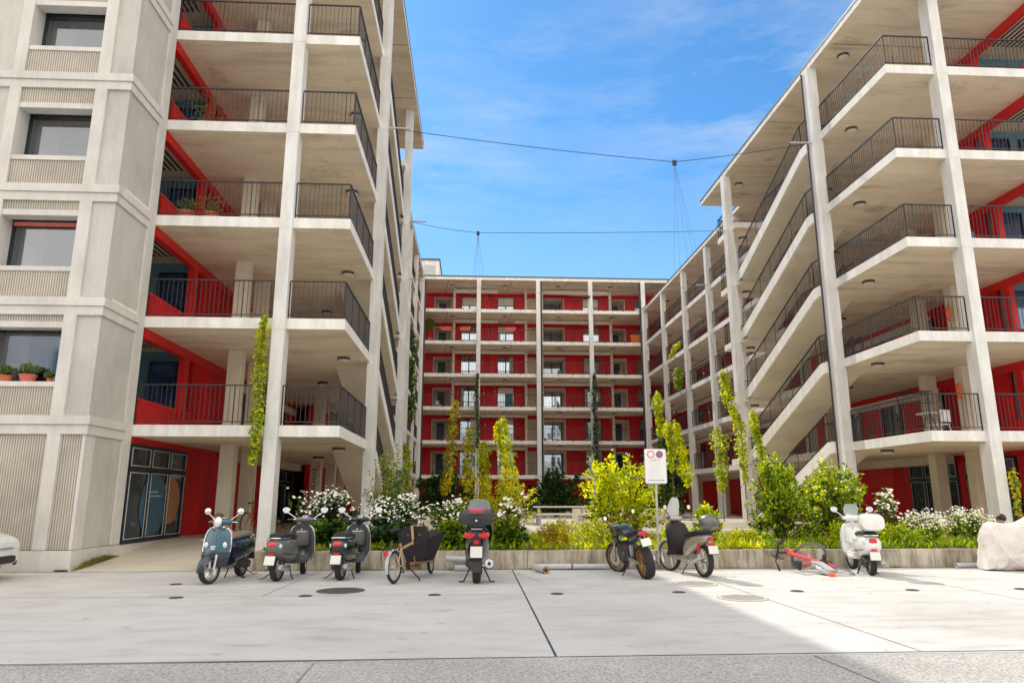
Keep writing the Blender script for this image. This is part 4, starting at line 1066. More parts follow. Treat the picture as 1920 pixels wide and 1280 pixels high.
# large-wheel scooter with apron and tall narrow screen
def bigwheel():
    rear, front = (4.50, 14.12), (4.23, 15.40); h = heading(rear, front)
    t = thing('scooter', 'champagne large-wheel scooter with dark leg apron, fogged screen and round grey top case', 'scooter', ((rear[0]+front[0])/2, (rear[1]+front[1])/2, 0), (0, 0, h), 'scooters parked in front of the planter')
    RX, FX = -.66, .68; S = Rz(.25, .55, 0)
    wheel(t, RX, .30, .115, 'alu', None, 6, thin=.5); wheel(t, FX, .31, .095, 'alu', S, 6, thin=.42)
    b = MB(S); fender(b, FX, .31, .345, .13, 15, 165, 14, 8, .12); b.build('front_mudguard', 'vbeige', t)
    b = MB(S)
    for s in (-1, 1): b.tube([(FX, s*.065, .31), (.56, s*.055, .68)], .02, 8)
    b.build('fork', 'black', t)
    b = MB(); b.body([(-.95, .75, .05, .03), (-.88, .73, .11, .07), (-.7, .69, .15, .11), (-.45, .62, .17, .15), (-.2, .52, .15, .19), (-.05, .45, .11, .16)], 20, 2.4); b.build('rear_body', 'vbeige', t)
    b = MB(); b.body([(-.8, .82, .10, .03), (-.6, .83, .14, .05), (-.35, .80, .14, .05), (-.1, .76, .10, .045)], 18, 2.8); b.build('seat', 'saddle_bk', t)
    b = MB(); b.body([(-.15, .34, .12, .06), (.1, .30, .15, .045), (.35, .32, .15, .05), (.46, .42, .1, .1)], 16, 3.5); b.build('floorboard', 'vbeige', t)
    b = MB(); shield(b, [.36, .5, .65, .8, .94, 1.03], [.54, .58, .57, .54, .51, .48], [.12, .18, .20, .20, .17, .11], [.06, .09, .09, .09, .08, .05]); b.build('leg_shield', 'vbeige', t)
    b = MB(); rings = []
    for z, x, w_, d_ in ((.34, .30, .17, .16), (.45, .22, .23, .22), (.62, .20, .25, .24), (.80, .24, .25, .20), (.94, .30, .21, .14), (1.0, .36, .14, .08)):
        rings.append([(x+d_*.9*math.cos(2*PI*j/16)+.12, w_*math.sin(2*PI*j/16)*(1+.06*math.sin(j*2.1+z*9)), z+.012*math.sin(j*1.7)) for j in range(16)])
    b.loft(rings); b.build('leg_apron', 'boxblack', t)
    b = MB(S @ Matrix.Translation((.46, 0, 1.07)) @ Matrix.Rotation(PI/2, 4, 'Z')); b.body([(-.2, 0, .03, .03), (-.08, 0, .08, .06), (.08, 0, .08, .06), (.2, 0, .03, .03)], 16, 2.2); b.build('headset', 'vbeige', t)
    b = MB(S); b.lathe([(0, 0), (.07, 0), (.06, .03), (0, .035)], (.53, 0, 1.06), (1, 0, .1), 20); b.build('headlight', 'lens', t)
    handlebar(t, S, .46, 1.09, .31, 'blacks', 'black')
    for s in (-1, 1): mirror(t, S, s, (.44, .17, 1.1), (.42, .33, 1.30), 'black', 'lens', .045)
    b = MB(S); shield(b, [1.06, 1.18, 1.32, 1.44, 1.50], [.60, .575, .54, .50, .48], [.13, .16, .16, .12, .07], [.03, .04, .04, .03, .02], .008); b.build('windscreen', 'screenfog', t)
    b = MB(); b.ell((-.93, 0, 1.03), .20, .20, .155, 24, 12); o = b.build('top_case', 'casegrey', t)
    b = MB(); b.body([(-1.12, .985, .06, .006), (-1.05, .985, .165, .006), (-.93, .985, .205, .006), (-.8, .985, .165, .006), (-.74, .985, .06, .006)], 18, 2.2); b.build('case_seam', 'black', o)
    b = MB(); b.tube([(-.55, .10, .80), (-.9, .11, .86), (-1.0, 0, .86), (-.9, -.11, .86), (-.55, -.10, .80)], .011, 8); b.build('rack', 'black', t)
    b = MB(); b.body([(-.99, .72, .045, .035), (-.93, .73, .06, .04)], 14, 3); b.build('tail_light', 'redl', t)
    b = MB(); b.box(-1.0, -.96, -.06, .06, .62, .65); b.build('reflector', 'redl', t, False)
    plate(t, -1.04, .53, .20, .15, R(15))
    for s in (-1, 1):
        b = MB(); b.tube([(-.68, s*.12, .35), (-.72, s*.13, .62)], .03, 10); b.build('shock_absorber', 'redspring', t)
    b = MB(); b.tube([(-.2, .12, .24), (-.4, .14, .25), (-.55, .15, .30), (-.85, .17, .40)], [.02, .045, .06, .055], 14); b.build('exhaust', 'alu', t)
    b = MB(); b.ell((-.4, 0, .33), .25, .13, .10, 14, 8); b.ell((-.58, .10, .33), .14, .05, .09, 12, 8); b.build('engine', 'alu', t)
    b = MB(); b.tube([(-.25, .1, .25), (-.22, .2, .1), (-.22, .24, .01)], .011, 6); b.build('side_stand', 'black', t)
M['screenfog'] = clear_mat('fogged_windscreen', (.8, .86, .85), .7)
M['casegrey'] = plain('satin_grey_case', (.14, .135, .13), .4, .3, coat=.4, vary=.3, scale=5)
M['redspring'] = plain('red_shock_spring', (.65, .03, .02), .4, vary=.3, scale=50)
bigwheel()

def bike_wheel(parent, c, r, M4, tyre_w=.045, n=18, name='wheel', axis=(0, 1, 0), tm='tyre'):
    b = MB(M4); k = tyre_w/2
    b.lathe([(r-tyre_w, -k*.6), (r-k, -k), (r, 0), (r-k, k), (r-tyre_w, k*.6), (r-tyre_w, -k*.6)], c, axis, 40); o = b.build(name, tm, parent)
    b = MB(M4); b.lathe([(r-tyre_w-.014, -.011), (r-tyre_w+.004, -.013), (r-tyre_w+.004, .013), (r-tyre_w-.014, .011), (r-tyre_w-.014, -.011)], c, axis, 40); b.build('rim', 'alu', o)
    b = MB(M4); cv = Vector(c)
    for i in range(n):
        a = 2*PI*i/n; b.tube([(cv.x+.02*math.cos(a), cv.y+(.02 if i % 2 else -.02), cv.z+.02*math.sin(a)), (cv.x+(r-tyre_w)*math.cos(a+.15), cv.y, cv.z+(r-tyre_w)*math.sin(a+.15))], .0022, 4)
    b.lathe([(0, -.04), (.028, -.035), (.03, 0), (.028, .035), (0, .04)], c, axis, 12); b.build('spokes', 'alu', o)
    return o
def cargo():
    rear, front = (-1.37, 13.30), (-.76, 14.95); h = heading(rear, front)
    t = thing('cargo_bike', 'cargo bicycle with tan frame and black front box on its kickstand', 'bicycle', ((rear[0]+front[0])/2, (rear[1]+front[1])/2, 0), (R(-3), 0, h))
    RX, FX = -.86, .92; S = Rz(.2, .6, 0)
    bike_wheel(t, (RX, 0, .29), .29, None, .055); bike_wheel(t, (FX, 0, .25), .25, S, .055)
    b = MB(); fender(b, RX, .29, .31, .07, 30, 200, 18, 6, .05); b.build('rear_mudguard', 'greypl', t)
    b = MB(S); fender(b, FX, .25, .27, .07, 10, 170, 14, 6, .05); b.build('front_mudguard', 'black', t)
    b = MB(); b.tube([(-.42, 0, .28), (-.60, 0, .68)], .022, 10); b.tube([(-.56, 0, .58), (-.02, 0, .66)], .026, 10); b.tube([(-.02, 0, .62), (-.08, 0, .98)], .026, 10)
    for s in (-1, 1): b.tube([(-.42, s*.04, .28), (-.86, s*.06, .29)], .013, 8); b.tube([(-.58, s*.03, .62), (-.86, s*.06, .29)], .012, 8)
    b.build('frame', 'tan', t)
    b = MB(); b.tube([(-.42, 0, .28), (.0, 0, .26), (.60, 0, .27)], .028, 10); b.tube([(.0, 0, .62), (.04, 0, .28)], .026, 10); b.tube([(.58, 0, .27), (.66, 0, .55)], .026, 10); b.box(-.05, .55, -.20, .20, .285, .305); b.build('lower_frame', 'rust', t)
    b = MB(); b.box(-.25, .20, -.05, .05, .16, .23); b.build('battery_tray', 'rust', t, False, .01)
    b = MB(S); b.tube([(FX, .05, .25), (.70, .03, .56)], .015, 8); b.tube([(FX, -.05, .25), (.70, -.03, .56)], .015, 8); b.build('fork', 'black', t)
    b = MB()                                                      # tapered open box
    lo = [(.02, -.17, .31), (.56, -.17, .31), (.56, .17, .31), (.02, .17, .31)]; hi = [(-.06, -.31, .72), (.90, -.29, .84), (.90, .29, .84), (-.06, .31, .72)]
    li = [(.03, -.16, .33), (.55, -.16, .33), (.55, .16, .33), (.03, .16, .33)]; hj = [(-.04, -.29, .72), (.88, -.275, .84), (.88, .275, .84), (-.04, .29, .72)]
    b.add(lo+hi+hj+li, [(0, 3, 2, 1)]+[(i, (i+1) % 4, 4+(i+1) % 4, 4+i) for i in range(4)]+[(4+i, 4+(i+1) % 4, 8+(i+1) % 4, 8+i) for i in range(4)]+[(8+i, 8+(i+1) % 4, 12+(i+1) % 4, 12+i) for i in range(4)]+[(12, 13, 14, 15)])
    b.build('cargo_box', 'boxblack', t, False)
    b = MB(); b.prism([(-.29, .60), (.29, .60), (.29, .86), (.21, .96), (-.21, .96), (-.29, .86)], 'x', .0, .05); o = b.build('box_backrest', 'boxblack', t, False, .01)
    for y in (-.12, 0, .12):
        b = MB(); b.ell((-.006, y, .80), .006, .01, .01, 8, 5); b.build('snap', 'greypl', o)
    b = MB(); b.tube([(-.60, 0, .66), (-.66, 0, .90)], .014, 8); b.build('seat_post', 'black', t)
    b = MB(); b.body([(-.86, .93, .075, .02), (-.78, .935, .08, .025), (-.66, .93, .04, .02), (-.54, .925, .02, .012)], 14, 2.4); b.build('saddle', 'saddle_bk', t)
    b = MB(); b.tube([(-.08, 0, .98), (-.09, 0, 1.08)], .018, 8); b.tube([(-.20, -.33, 1.09), (-.10, -.18, 1.11), (-.08, 0, 1.08), (-.10, .18, 1.11), (-.20, .33, 1.09)], .012, 8); o = b.build('handlebar', 'black', t)
    for s in (-1, 1):
        b = MB(); b.tube([(-.12, s*.22, 1.105), (-.22, s*.35, 1.085)], .018, 8); b.build('grip', 'saddle_bk', o)
    b = MB(); b.tube([(-.62, .08, .62), (-1.16, .08, .62)], .008, 6); b.tube([(-.62, -.08, .62), (-1.16, -.08, .62)], .008, 6)
    for x in (-.7, -.9, -1.1, -1.16): b.tube([(x, -.08, .62), (x, .08, .62)], .006, 6)
    for s in (-1, 1): b.tube([(-1.14, s*.08, .62), (-.87, s*.08, .30)], .007, 6); b.tube([(-1.0, s*.08, .62), (-.87, s*.08, .30)], .007, 6)
    b.build('rear_rack', 'black', t)
    b = MB(); b.box(-1.185, -1.16, -.045, .045, .50, .57); b.build('tail_light', 'redl', t, False, .008)
    b = MB(); b.lathe([(0, -.03), (.085, -.03), (.085, -.022), (0, -.022)], (-.42, -.04, .28), (0, 1, 0), 20)
    for s in (-1, 1): b.tube([(-.42, s*.07, .28), (-.42+s*.10, s*.07, .28-s*.12)], .01, 6); b.box(-.42+s*.10-.04, -.42+s*.10+.04, s*.07, s*.16, .265-s*.12, .285-s*.12)
    b.build('crank', 'black', t)
    b = MB(); b.tube([(-.36, -.06, .24), (-.40, -.28, .03)], .014, 6); b.tube([(-.40, -.28, .03), (-.48, -.32, .025)], .018, 6); b.build('kickstand', 'black', t)
cargo()

def fallen_bike():
    # bicycle modelled upright, then laid on its side with the front wheel turned up
    t = thing('fallen_bicycle', 'red electric bicycle lying on its side on the ground before the planter', 'bicycle', (7.28, 14.5, .09), (0, 0, 0))
    Lay = Matrix.Scale(1.14, 4) @ Matrix.Rotation(R(13), 4, 'X') @ Matrix.Translation((0, .36, 0)) @ Matrix.Rotation(R(90), 4, 'Z') @ Matrix.Rotation(R(-84), 4, 'X')
    T0 = Lay @ Matrix.Translation((0, 0, -.30))
    # local: x forward, z up. after Lay the bike's up points to world -X, forward to world +Y
    bike_wheel(t, (-.42, 0, .31), .31, T0, .05, 20, tm='vgrey')
    St = T0 @ Matrix.Translation((.50, 0, .32)) @ Matrix.Rotation(R(66), 4, 'Z') @ Matrix.Translation((-.50, 0, -.32))
    bike_wheel(t, (.56, 0, .33), .34, St, .055, 20, tm='vgrey')
    b = MB(T0); fender(b, -.42, .31, .335, .07, 60, 215, 14, 6, .05); b.build('rear_mudguard', 'greypl', t)
    b = MB(T0); b.tube([(-.05, 0, .30), (.42, 0, .78)], .034, 10); b.tube([(-.05, 0, .30), (-.18, 0, .80)], .026, 10); b.tube([(.0, 0, .36), (.40, 0, .70)], .03, 10); b.build('frame', 'pink', t)
    b = MB(T0)
    for s in (-1, 1): b.tube([(-.05, s*.04, .30), (-.42, s*.06, .31)], .014, 8); b.tube([(-.12, s*.03, .58), (-.42, s*.06, .31)], .012, 8)
    b.build('rear_stays', 'pink', t)
    b = MB(T0); b.box(-.62, -.20, -.06, -.03, .42, .58); b.build('skirt_guard', 'greypl', t, False, .01)
    b = MB(T0); b.box(-.24, -.10, -.05, .05, .40, .62); b.build('battery', 'greypl', t, False, .015)
    b = MB(T0); b.box(-.80, -.74, -.05, .05, .52, .60); b.build('tail_light', 'orangep', t, False, .01)
    b = MB(St)
    for s in (-1, 1): b.tube([(.56, s*.06, .33), (.48, s*.05, .66)], .014, 8)
    b.tube([(.49, 0, .64), (.42, 0, .86)], .02, 8); b.build('fork', 'pink', t)
    b = MB(T0); b.tube([(.42, 0, .82), (.36, 0, 1.02)], .018, 8); b.tube([(.20, -.28, 1.02), (.34, -.16, 1.04), (.36, 0, 1.02), (.34, .16, 1.04), (.20, .28, 1.02)], .012, 8); o = b.build('handlebar', 'black', t)
    for s in (-1, 1):
        b = MB(T0); b.tube([(.28, s*.20, 1.03), (.16, s*.31, 1.01)], .02, 8); b.build('grip', 'saddle_bk', o)
    b = MB(T0); b.tube([(-.18, 0, .80), (-.20, 0, .90)], .014, 8); b.build('seat_post', 'greypl', t)
    b = MB(T0); b.body([(-.36, .92, .085, .03), (-.28, .925, .09, .03), (-.18, .92, .045, .025), (-.06, .915, .025, .015)], 14, 2.4); b.build('saddle', 'saddle_bk', t)
    b = MB(T0)
    for k in range(6): b.tube([(.46, -.14, .84+.03*k), (.70, -.14, .84+.03*k), (.70, .14, .84+.03*k), (.46, .14, .84+.03*k), (.46, -.14, .84+.03*k)], .004, 5)
    for k in range(5):
        for y in (-.14, .14): b.tube([(.46+.06*k, y, .83), (.46+.06*k, y, 1.0)], .004, 5)
    b.build('front_basket', 'black', t)
    b = MB(T0); b.box(.40, .46, -.05, .05, .70, .80); b.build('front_badge', 'orangep', t, False, .01)
    b = MB(T0); b.lathe([(0, -.05), (.10, -.05), (.10, -.035), (0, -.035)], (-.05, 0, .30), (0, 1, 0), 20)
    for s in (-1, 1): b.tube([(-.05, s*.08, .30), (-.05+s*.11, s*.08, .30-s*.11)], .011, 6); b.box(-.05+s*.11-.05, -.05+s*.11+.05, s*.08, s*.18, .28-s*.11, .305-s*.11)
    b.build('crank', 'black', t)
fallen_bike()

# covered motorcycle
def cover_mat():
    m, nt, o = nodes('cream_cover_fabric'); p = principled(nt, o, None, .85, spec=.2)
    a = noise_n(nt, coords(nt, (1, 1, 1.5)), 2.2, 5, .6)
    nt.links.new(ramp(nt, a, [(.28, (.42, .25, .19)), (.40, (.66, .60, .56)), (.6, (.74, .71, .68))]), p.inputs['Base Color'])
    bump(nt, p, noise_n(nt, coords(nt, (1, 1, .35)), 7, 4), .35, .03); return m
M['cover'] = cover_mat()
t = thing('covered_motorcycle', 'motorcycle hidden under a creased cream fabric cover at the right edge', 'motorcycle', (11.93, 15.2, 0), (0, 0, R(6)))
hp = [(-1.04, .50, .06), (-1.02, .74, .13), (-.96, .90, .19), (-.80, .98, .27), (-.5, .97, .31), (-.1, 1.0, .33), (.25, 1.12, .36), (.55, 1.2, .38), (.8, 1.05, .34), (1.0, .8, .22), (1.05, .5, .1)]
b = MB(); rings = []; NR, NN = 84, 120
for i in range(NR+1):
    q = i/NR*(len(hp)-1); k = min(int(q), len(hp)-2); f = q-k; f = f*f*(3-2*f)*.5+f*.5
    x, hgt, wd = [hp[k][c_]*(1-f)+hp[k+1][c_]*f for c_ in range(3)]; r = []
    for j in range(NN):
        a = 2*PI*j/NN; ca, sa = math.cos(a), math.sin(a)
        zz = hgt*(.5+.5*math.copysign(abs(sa)**.6, sa)); low = 1-zz/hgt
        y = wd*(1+.30*low)*math.copysign(abs(ca)**.75, ca)
        fold = 1-abs(noise.noise(Vector((x*5.5+y*2.5+zz*.8, y*3.2, zz*.35+3))))*2.8          # sharp hanging creases
        fold2 = 1-abs(noise.noise(Vector((x*1.1-zz*3.4, y*1.6, zz*2.2))))*2.4
        am = .006+.075*low**.8
        out = Vector((x*.25 if abs(x) > .8 else 0, ca, .25*max(0, sa))); out = out.normalized() if out.length > .01 else Vector((0, 0, 1))
        p = Vector((x-.08*low*(1 if x < -.7 else 0), y, zz))+out*(am*fold+.022*fold2*min(1, low*2+.2))
        p.z = max(.012, p.z-(.018*fold2 if zz > .3 else 0)+.02*math.sin(x*5))
        r.append(tuple(p))
    rings.append(r)
b.loft(rings); o = b.build('fabric_cover', 'cover', t, ang=180)
b = MB(); b.tube([(-.93, -.30, .90), (-1.0, -.33, .55), (-.85, -.40, .30), (-.5, -.44, .06)], .012, 6); b.tube([(-.9, -.28, .93), (-.2, -.38, .97), (.5, -.42, 1.12)], .008, 6); b.build('seam_piping', 'cover', t)
b = MB(); b.lathe([(.19, -.05), (.26, -.05), (.29, 0), (.26, .05), (.19, .05), (.19, -.05)], (-.72, 0, .29), (0, 1, 0), 30); b.build('wheel', 'tyre', t)

# white car whose nose enters at the left
def car():
    t = thing('parked_car', 'white car with only its front corner in view at the left edge', 'car', (-10.66, 13.9, -.02), (0, 0, R(4)))
    b = MB(); prof = [(-2.1, .62, .80, .42), (-2.0, .60, .86, .46), (-1.2, .58, .88, .44), (0, .57, .88, .42), (1.0, .56, .88, .40), (1.55, .55, .86, .36), (1.85, .54, .78, .31), (2.02, .53, .66, .25), (2.10, .50, .52, .18), (2.12, .47, .40, .10)]
    b.body([(x, z, w_, h_) for x, z, w_, h_ in prof], 28, 4.2); b.build('body', 'vwhite', t)
    b = MB(); b.body([(-1.9, .95, .60, .12), (-1.4, 1.15, .64, .28), (-.6, 1.2, .66, .30), (.2, 1.15, .64, .27), (.9, .98, .60, .12)], 22, 3.5); b.build('cabin', 'glass3', t)
    b = MB(); b.body([(-1.7, 1.40, .5, .04), (-.8, 1.48, .56, .04), (.1, 1.43, .52, .03)], 18, 4); b.build('roof', 'vwhite', t)
    for x in (-1.35, 1.35):
        for y in (-.80, .80): wheel(t, x, .32, .2, 'alu', None, 7, y=y)
    for s in (-1, 1):
        b = MB(); b.body([(1.45, .72, .02, .05, s*.80), (1.7, .70, .05, .075, s*.74), (1.95, .66, .06, .05, s*.60)], 14, 2.4); b.build('headlight', 'lens', t)
        b = MB(); b.body([(1.50, .72, .02, .03, s*.822), (1.72, .70, .045, .045, s*.775), (1.9, .68, .04, .03, s*.68)], 12, 2.4); b.build('headlight_surround', 'black', t)
        b = MB(); b.body([(1.82, .38, .03, .08, s*.74), (2.0, .36, .08, .10, s*.60), (2.06, .35, .05, .06, s*.5)], 12, 3); b.build('air_intake', 'black', t)
        b = MB(); b.body([(1.93, .56, .02, .012, s*.70), (2.04, .56, .10, .02, s*.50)], 12, 3); b.build('grille_slot', 'black', t)
    b = MB(); b.body([(2.06, .40, .38, .08), (2.13, .40, .36, .07)], 18, 4); b.build('grille', 'black', t)
    b = MB(); b.body([(2.10, .60, .26, .02), (2.135, .60, .24, .015)], 12, 4); b.build('front_trim', 'alu', t)
car()

# ------------------------------------------------------------------ sign, pipes, cables
t = thing('parking_sign', 'white no parking sign board with two round symbols on a thin grey post', 'sign', (4.02, 15.66, 0))
b = MB(); b.tube([(0, 0, .10), (0, 0, 2.5)], .026, 12); b.build('post', 'post', t)
b = MB()
def rrect(w_, h_, r, n=6):
    p = []
    for cx, cy, a0 in ((w_/2-r, h_/2-r, 0), (-w_/2+r, h_/2-r, 90), (-w_/2+r, -h_/2+r, 180), (w_/2-r, -h_/2+r, 270)):
        p += [(cx+r*math.cos(R(a0+90*i/n)), cy+r*math.sin(R(a0+90*i/n))) for i in range(n+1)]
    return p
b.prism([(x, z+2.17) for x, z in rrect(.49, .76, .045)], 'y', -.045, -.030); o = b.build('board', 'post', t, False)
b = MB(); b.prism([(x, z+2.17) for x, z in rrect(.462, .732, .035)], 'y', -.0475, -.0455); o = b.build('board_face', 'sign', t, False)
def ringy(cx, cz, r0, r1, y, mat, nm):
    b = MB(); b.lathe([(r0, 0), (r1, 0), (r1, .002), (r0, .002), (r0, 0)], (cx, y, cz), (0, -1, 0), 36); return b.build(nm, mat, t)
ringy(-.095, 2.425, .062, .080, -.0480, 'signred', 'symbol')
ringy(.095, 2.425, .066, .080, -.0480, 'signred', 'symbol')
b = MB(); b.lathe([(0, 0), (.066, 0), (.066, .0015), (0, .0015)], (.095, -.0480, 2.425), (0, -1, 0), 32); b.build('symbol', 'signblue', t)
b = MB(Matrix.Translation((.095, 0, 2.425)) @ Matrix.Rotation(R(45), 4, 'Y')); b.box(-.066, .066, -.0515, -.0500, -.008, .008); b.build('symbol_bar', 'signred', t, False)
text(t, 'VERBOT', .062, 'signtxt', (0, -.0480, 2.30), (R(90), 0, 0), 'lettering', .001)
b = MB(); rs = random.Random(8)
for k, z in enumerate([2.25, 2.215]+[2.15-.028*i for i in range(9)]):
    x = -.15; xe = .15 if k < 2 else .13-.06*rs.random()
    while x < xe:
        l = rs.uniform(.015, .045); b.box(x, min(x+l, xe), -.0484, -.0478, z, z+.009); x += l+.008
b.build('small_print', 'signline', t, False)
b = MB(); b.box(-.17, .17, -.0486, -.0478, 1.858, 1.868); b.box(-.17, -.155, -.0488, -.0478, 1.852, 1.874); b.box(.155, .17, -.0488, -.0478, 1.852, 1.874); b.build('ruler_line', 'letter', t, False)
b = MB(); b.box(-.04, .04, -.03, .03, 2.38, 2.41); b.box(-.04, .04, -.03, .03, 1.9, 1.93); b.build('clamp', 'post', t, False)
b = MB(); b.box(-.035, .035, .02, .10, .16, .30); b.build('wall_bracket', 'post', t, False)

def pipe(p0, p1, r, label, cap=True):
    c0 = Vector(p0); t = thing('steel_pipe', label, 'pipe', p0, group='grey steel pipes lying along the planter wall')
    d = Vector(p1)-c0
    b = MB(); b.tube([(0, 0, 0), tuple(d)], r, 18, False); b.tube([(0, 0, 0), tuple(d)], r*.86, 18, False); b.build('tube', 'pipe', t)
    for s, q in ((0, Vector((0, 0, 0))), (1, d)):
        b = MB(); u = d.normalized(); b.lathe([(r*.5, -.008), (r*1.18, -.008), (r*1.18, .008), (r*.5, .008), (r*.5, -.008)], tuple(q), tuple(u), 20)
        for k in range(4):
            pass
        b.build('flange', 'rust' if (cap and s) else 'pipe', t)
pipe((1.36, 15.62, .075), (2.12, 15.62, .075), .055, 'grey steel pipe against the planter, left of the joined pair')
pipe((2.16, 15.62, .075), (2.92, 15.60, .075), .050, 'grey steel pipe against the planter, ending behind the motorcycle', False)
pipe((1.34, 15.52, .075), (1.50, 14.85, .07), .062, 'short grey pipe pointing at the camera with rusty round end')
pipe((-.52, 15.60, .24), (.02, 15.60, .22), .06, 'upper grey pipe stub left of the touring scooter', False)
pipe((-.34, 15.45, .07), (.3, 15.5, .07), .055, 'lower grey pipe on the ground behind the touring scooter', False)
pipe((10.55, 15.58, .06), (11.35, 15.62, .06), .05, 'grey pipe on the ground under the covered motorcycle')

def cat(p0, p1, sag, n=24):
    a, c = Vector(p0), Vector(p1); return [tuple(a.lerp(c, i/n)-Vector((0, 0, sag*4*(i/n)*(1-i/n)))) for i in range(n+1)]
def cablenet(label, pl, pp, pr, ends, mat='cable', r=.012):
    t = thing('cable_span', label, 'cable', pl)
    o0 = Vector(pl); loc = lambda p: tuple(Vector(p)-o0)
    b = MB(); b.tube([loc(p) for p in cat(pl, pp, .08)], r, 6); b.tube([loc(p) for p in cat(pp, pr, .05)], r, 6); b.build('main_cable', mat, t)
    if ends:
        b = MB(); q = loc(pp); b.box(q[0]-.07, q[0]+.07, q[1]-.04, q[1]+.04, q[2]-.13, q[2]+.05); b.build('pulley', 'black', t, False)
    for s, p in ((1, pl), (-1, pr)):
        q = loc(p); b = MB(); b.tube([q, (q[0]+s*.75, q[1], q[2]-.01)], .035, 8); b.build('turnbuckle', 'greypl', t)
    for e in ends:
        b = MB(); b.tube([loc((pp[0], pp[1], pp[2]-.1)), loc(e)], .004, 5)
        a, c = Vector(loc(pp)), Vector(loc(e))
        for k in range(5, 9): b.ell(tuple(a.lerp(c, k/9)), .028, .028, .035, 8, 5)
        b.build('plant_wire', 'wire', t)
cablenet('dark steel cable from left to right building high over the courtyard, nearest the camera', (-3.05, 22.6, 13.98), (6.95, 22.6, 12.98), (11.95, 22.6, 13.85),
         [(8.0, 28.6, .5), (8.6, 28.0, .5), (10.2, 26.4, .5), (10.0, 28.5, .5), (11.2, 27.3, .5)])
cablenet('middle steel cable between the left and right stair columns with a pulley near the left', (-3.05, 31.4, 14.1), (.14, 31.4, 13.6), (11.95, 31.4, 13.95),
         [(-1.4, 34.5, .5), (-.9, 35, .5), (-.25, 35.5, .5), (.8, 35.2, .5), (1.7, 34.0, .5), (2.3, 34.8, .5)])
cablenet('thin pale cable in front of the back wing, farthest of the three', (-4.2, 41, 14.3), (6.9, 41, 13.35), (14.3, 41, 14.2),
         [(9.2, 43, .5), (9.8, 43.4, .5), (10.4, 42.2, .5)], 'wire')
# ------------------------------------------------------------------ plants
def leafquad(b, p, d, n, l, w_):
    s = d.cross(n)
    if s.length < 1e-4: return
    s.normalize(); m = p+d*l*.45
    b.add([p, m+s*w_+n*l*.10, p+d*l, m-s*w_+n*l*.10], [(0, 1, 2), (0, 2, 3)])
class RawMB(MB):
    def add(s, vs, fs):
        k = len(s.v); s.v += [tuple(p) for p in vs]
        for f in fs: s.f.append([k+i for i in f]); s.m.append(s.mi)
def rdir(r):
    while True:
        v = Vector((r.uniform(-1, 1), r.uniform(-1, 1), r.uniform(-1, 1)))
        if .05 < v.length < 1: return v.normalized()
def wchoice(r, wts):
    q = r.random()*sum(wts)
    for i, w_ in enumerate(wts):
        q -= w_
        if q <= 0: return i
    return len(wts)-1
def flower(b, r, p, sz, up):
    d = (up+rdir(r)*.6).normalized(); u = d.cross(Vector((.3, .9, .1))).normalized(); v = d.cross(u)
    vs = [p]; n = 7
    for k in range(n*2):
        a = PI*k/n; rr = sz*(1 if k % 2 == 0 else .62); vs.append(p+(u*math.cos(a)+v*math.sin(a))*rr+d*sz*.28)
    b.mi = 0; b.add(vs, [(0, 1+k, 1+(k+1) % (2*n)) for k in range(2*n)])
    b.mi = 1; b.add([p+d*sz*.3+u*sz*.22, p+d*sz*.3+v*sz*.22, p+d*sz*.3-u*sz*.22, p+d*sz*.3-v*sz*.22], [(0, 1, 2, 3)])
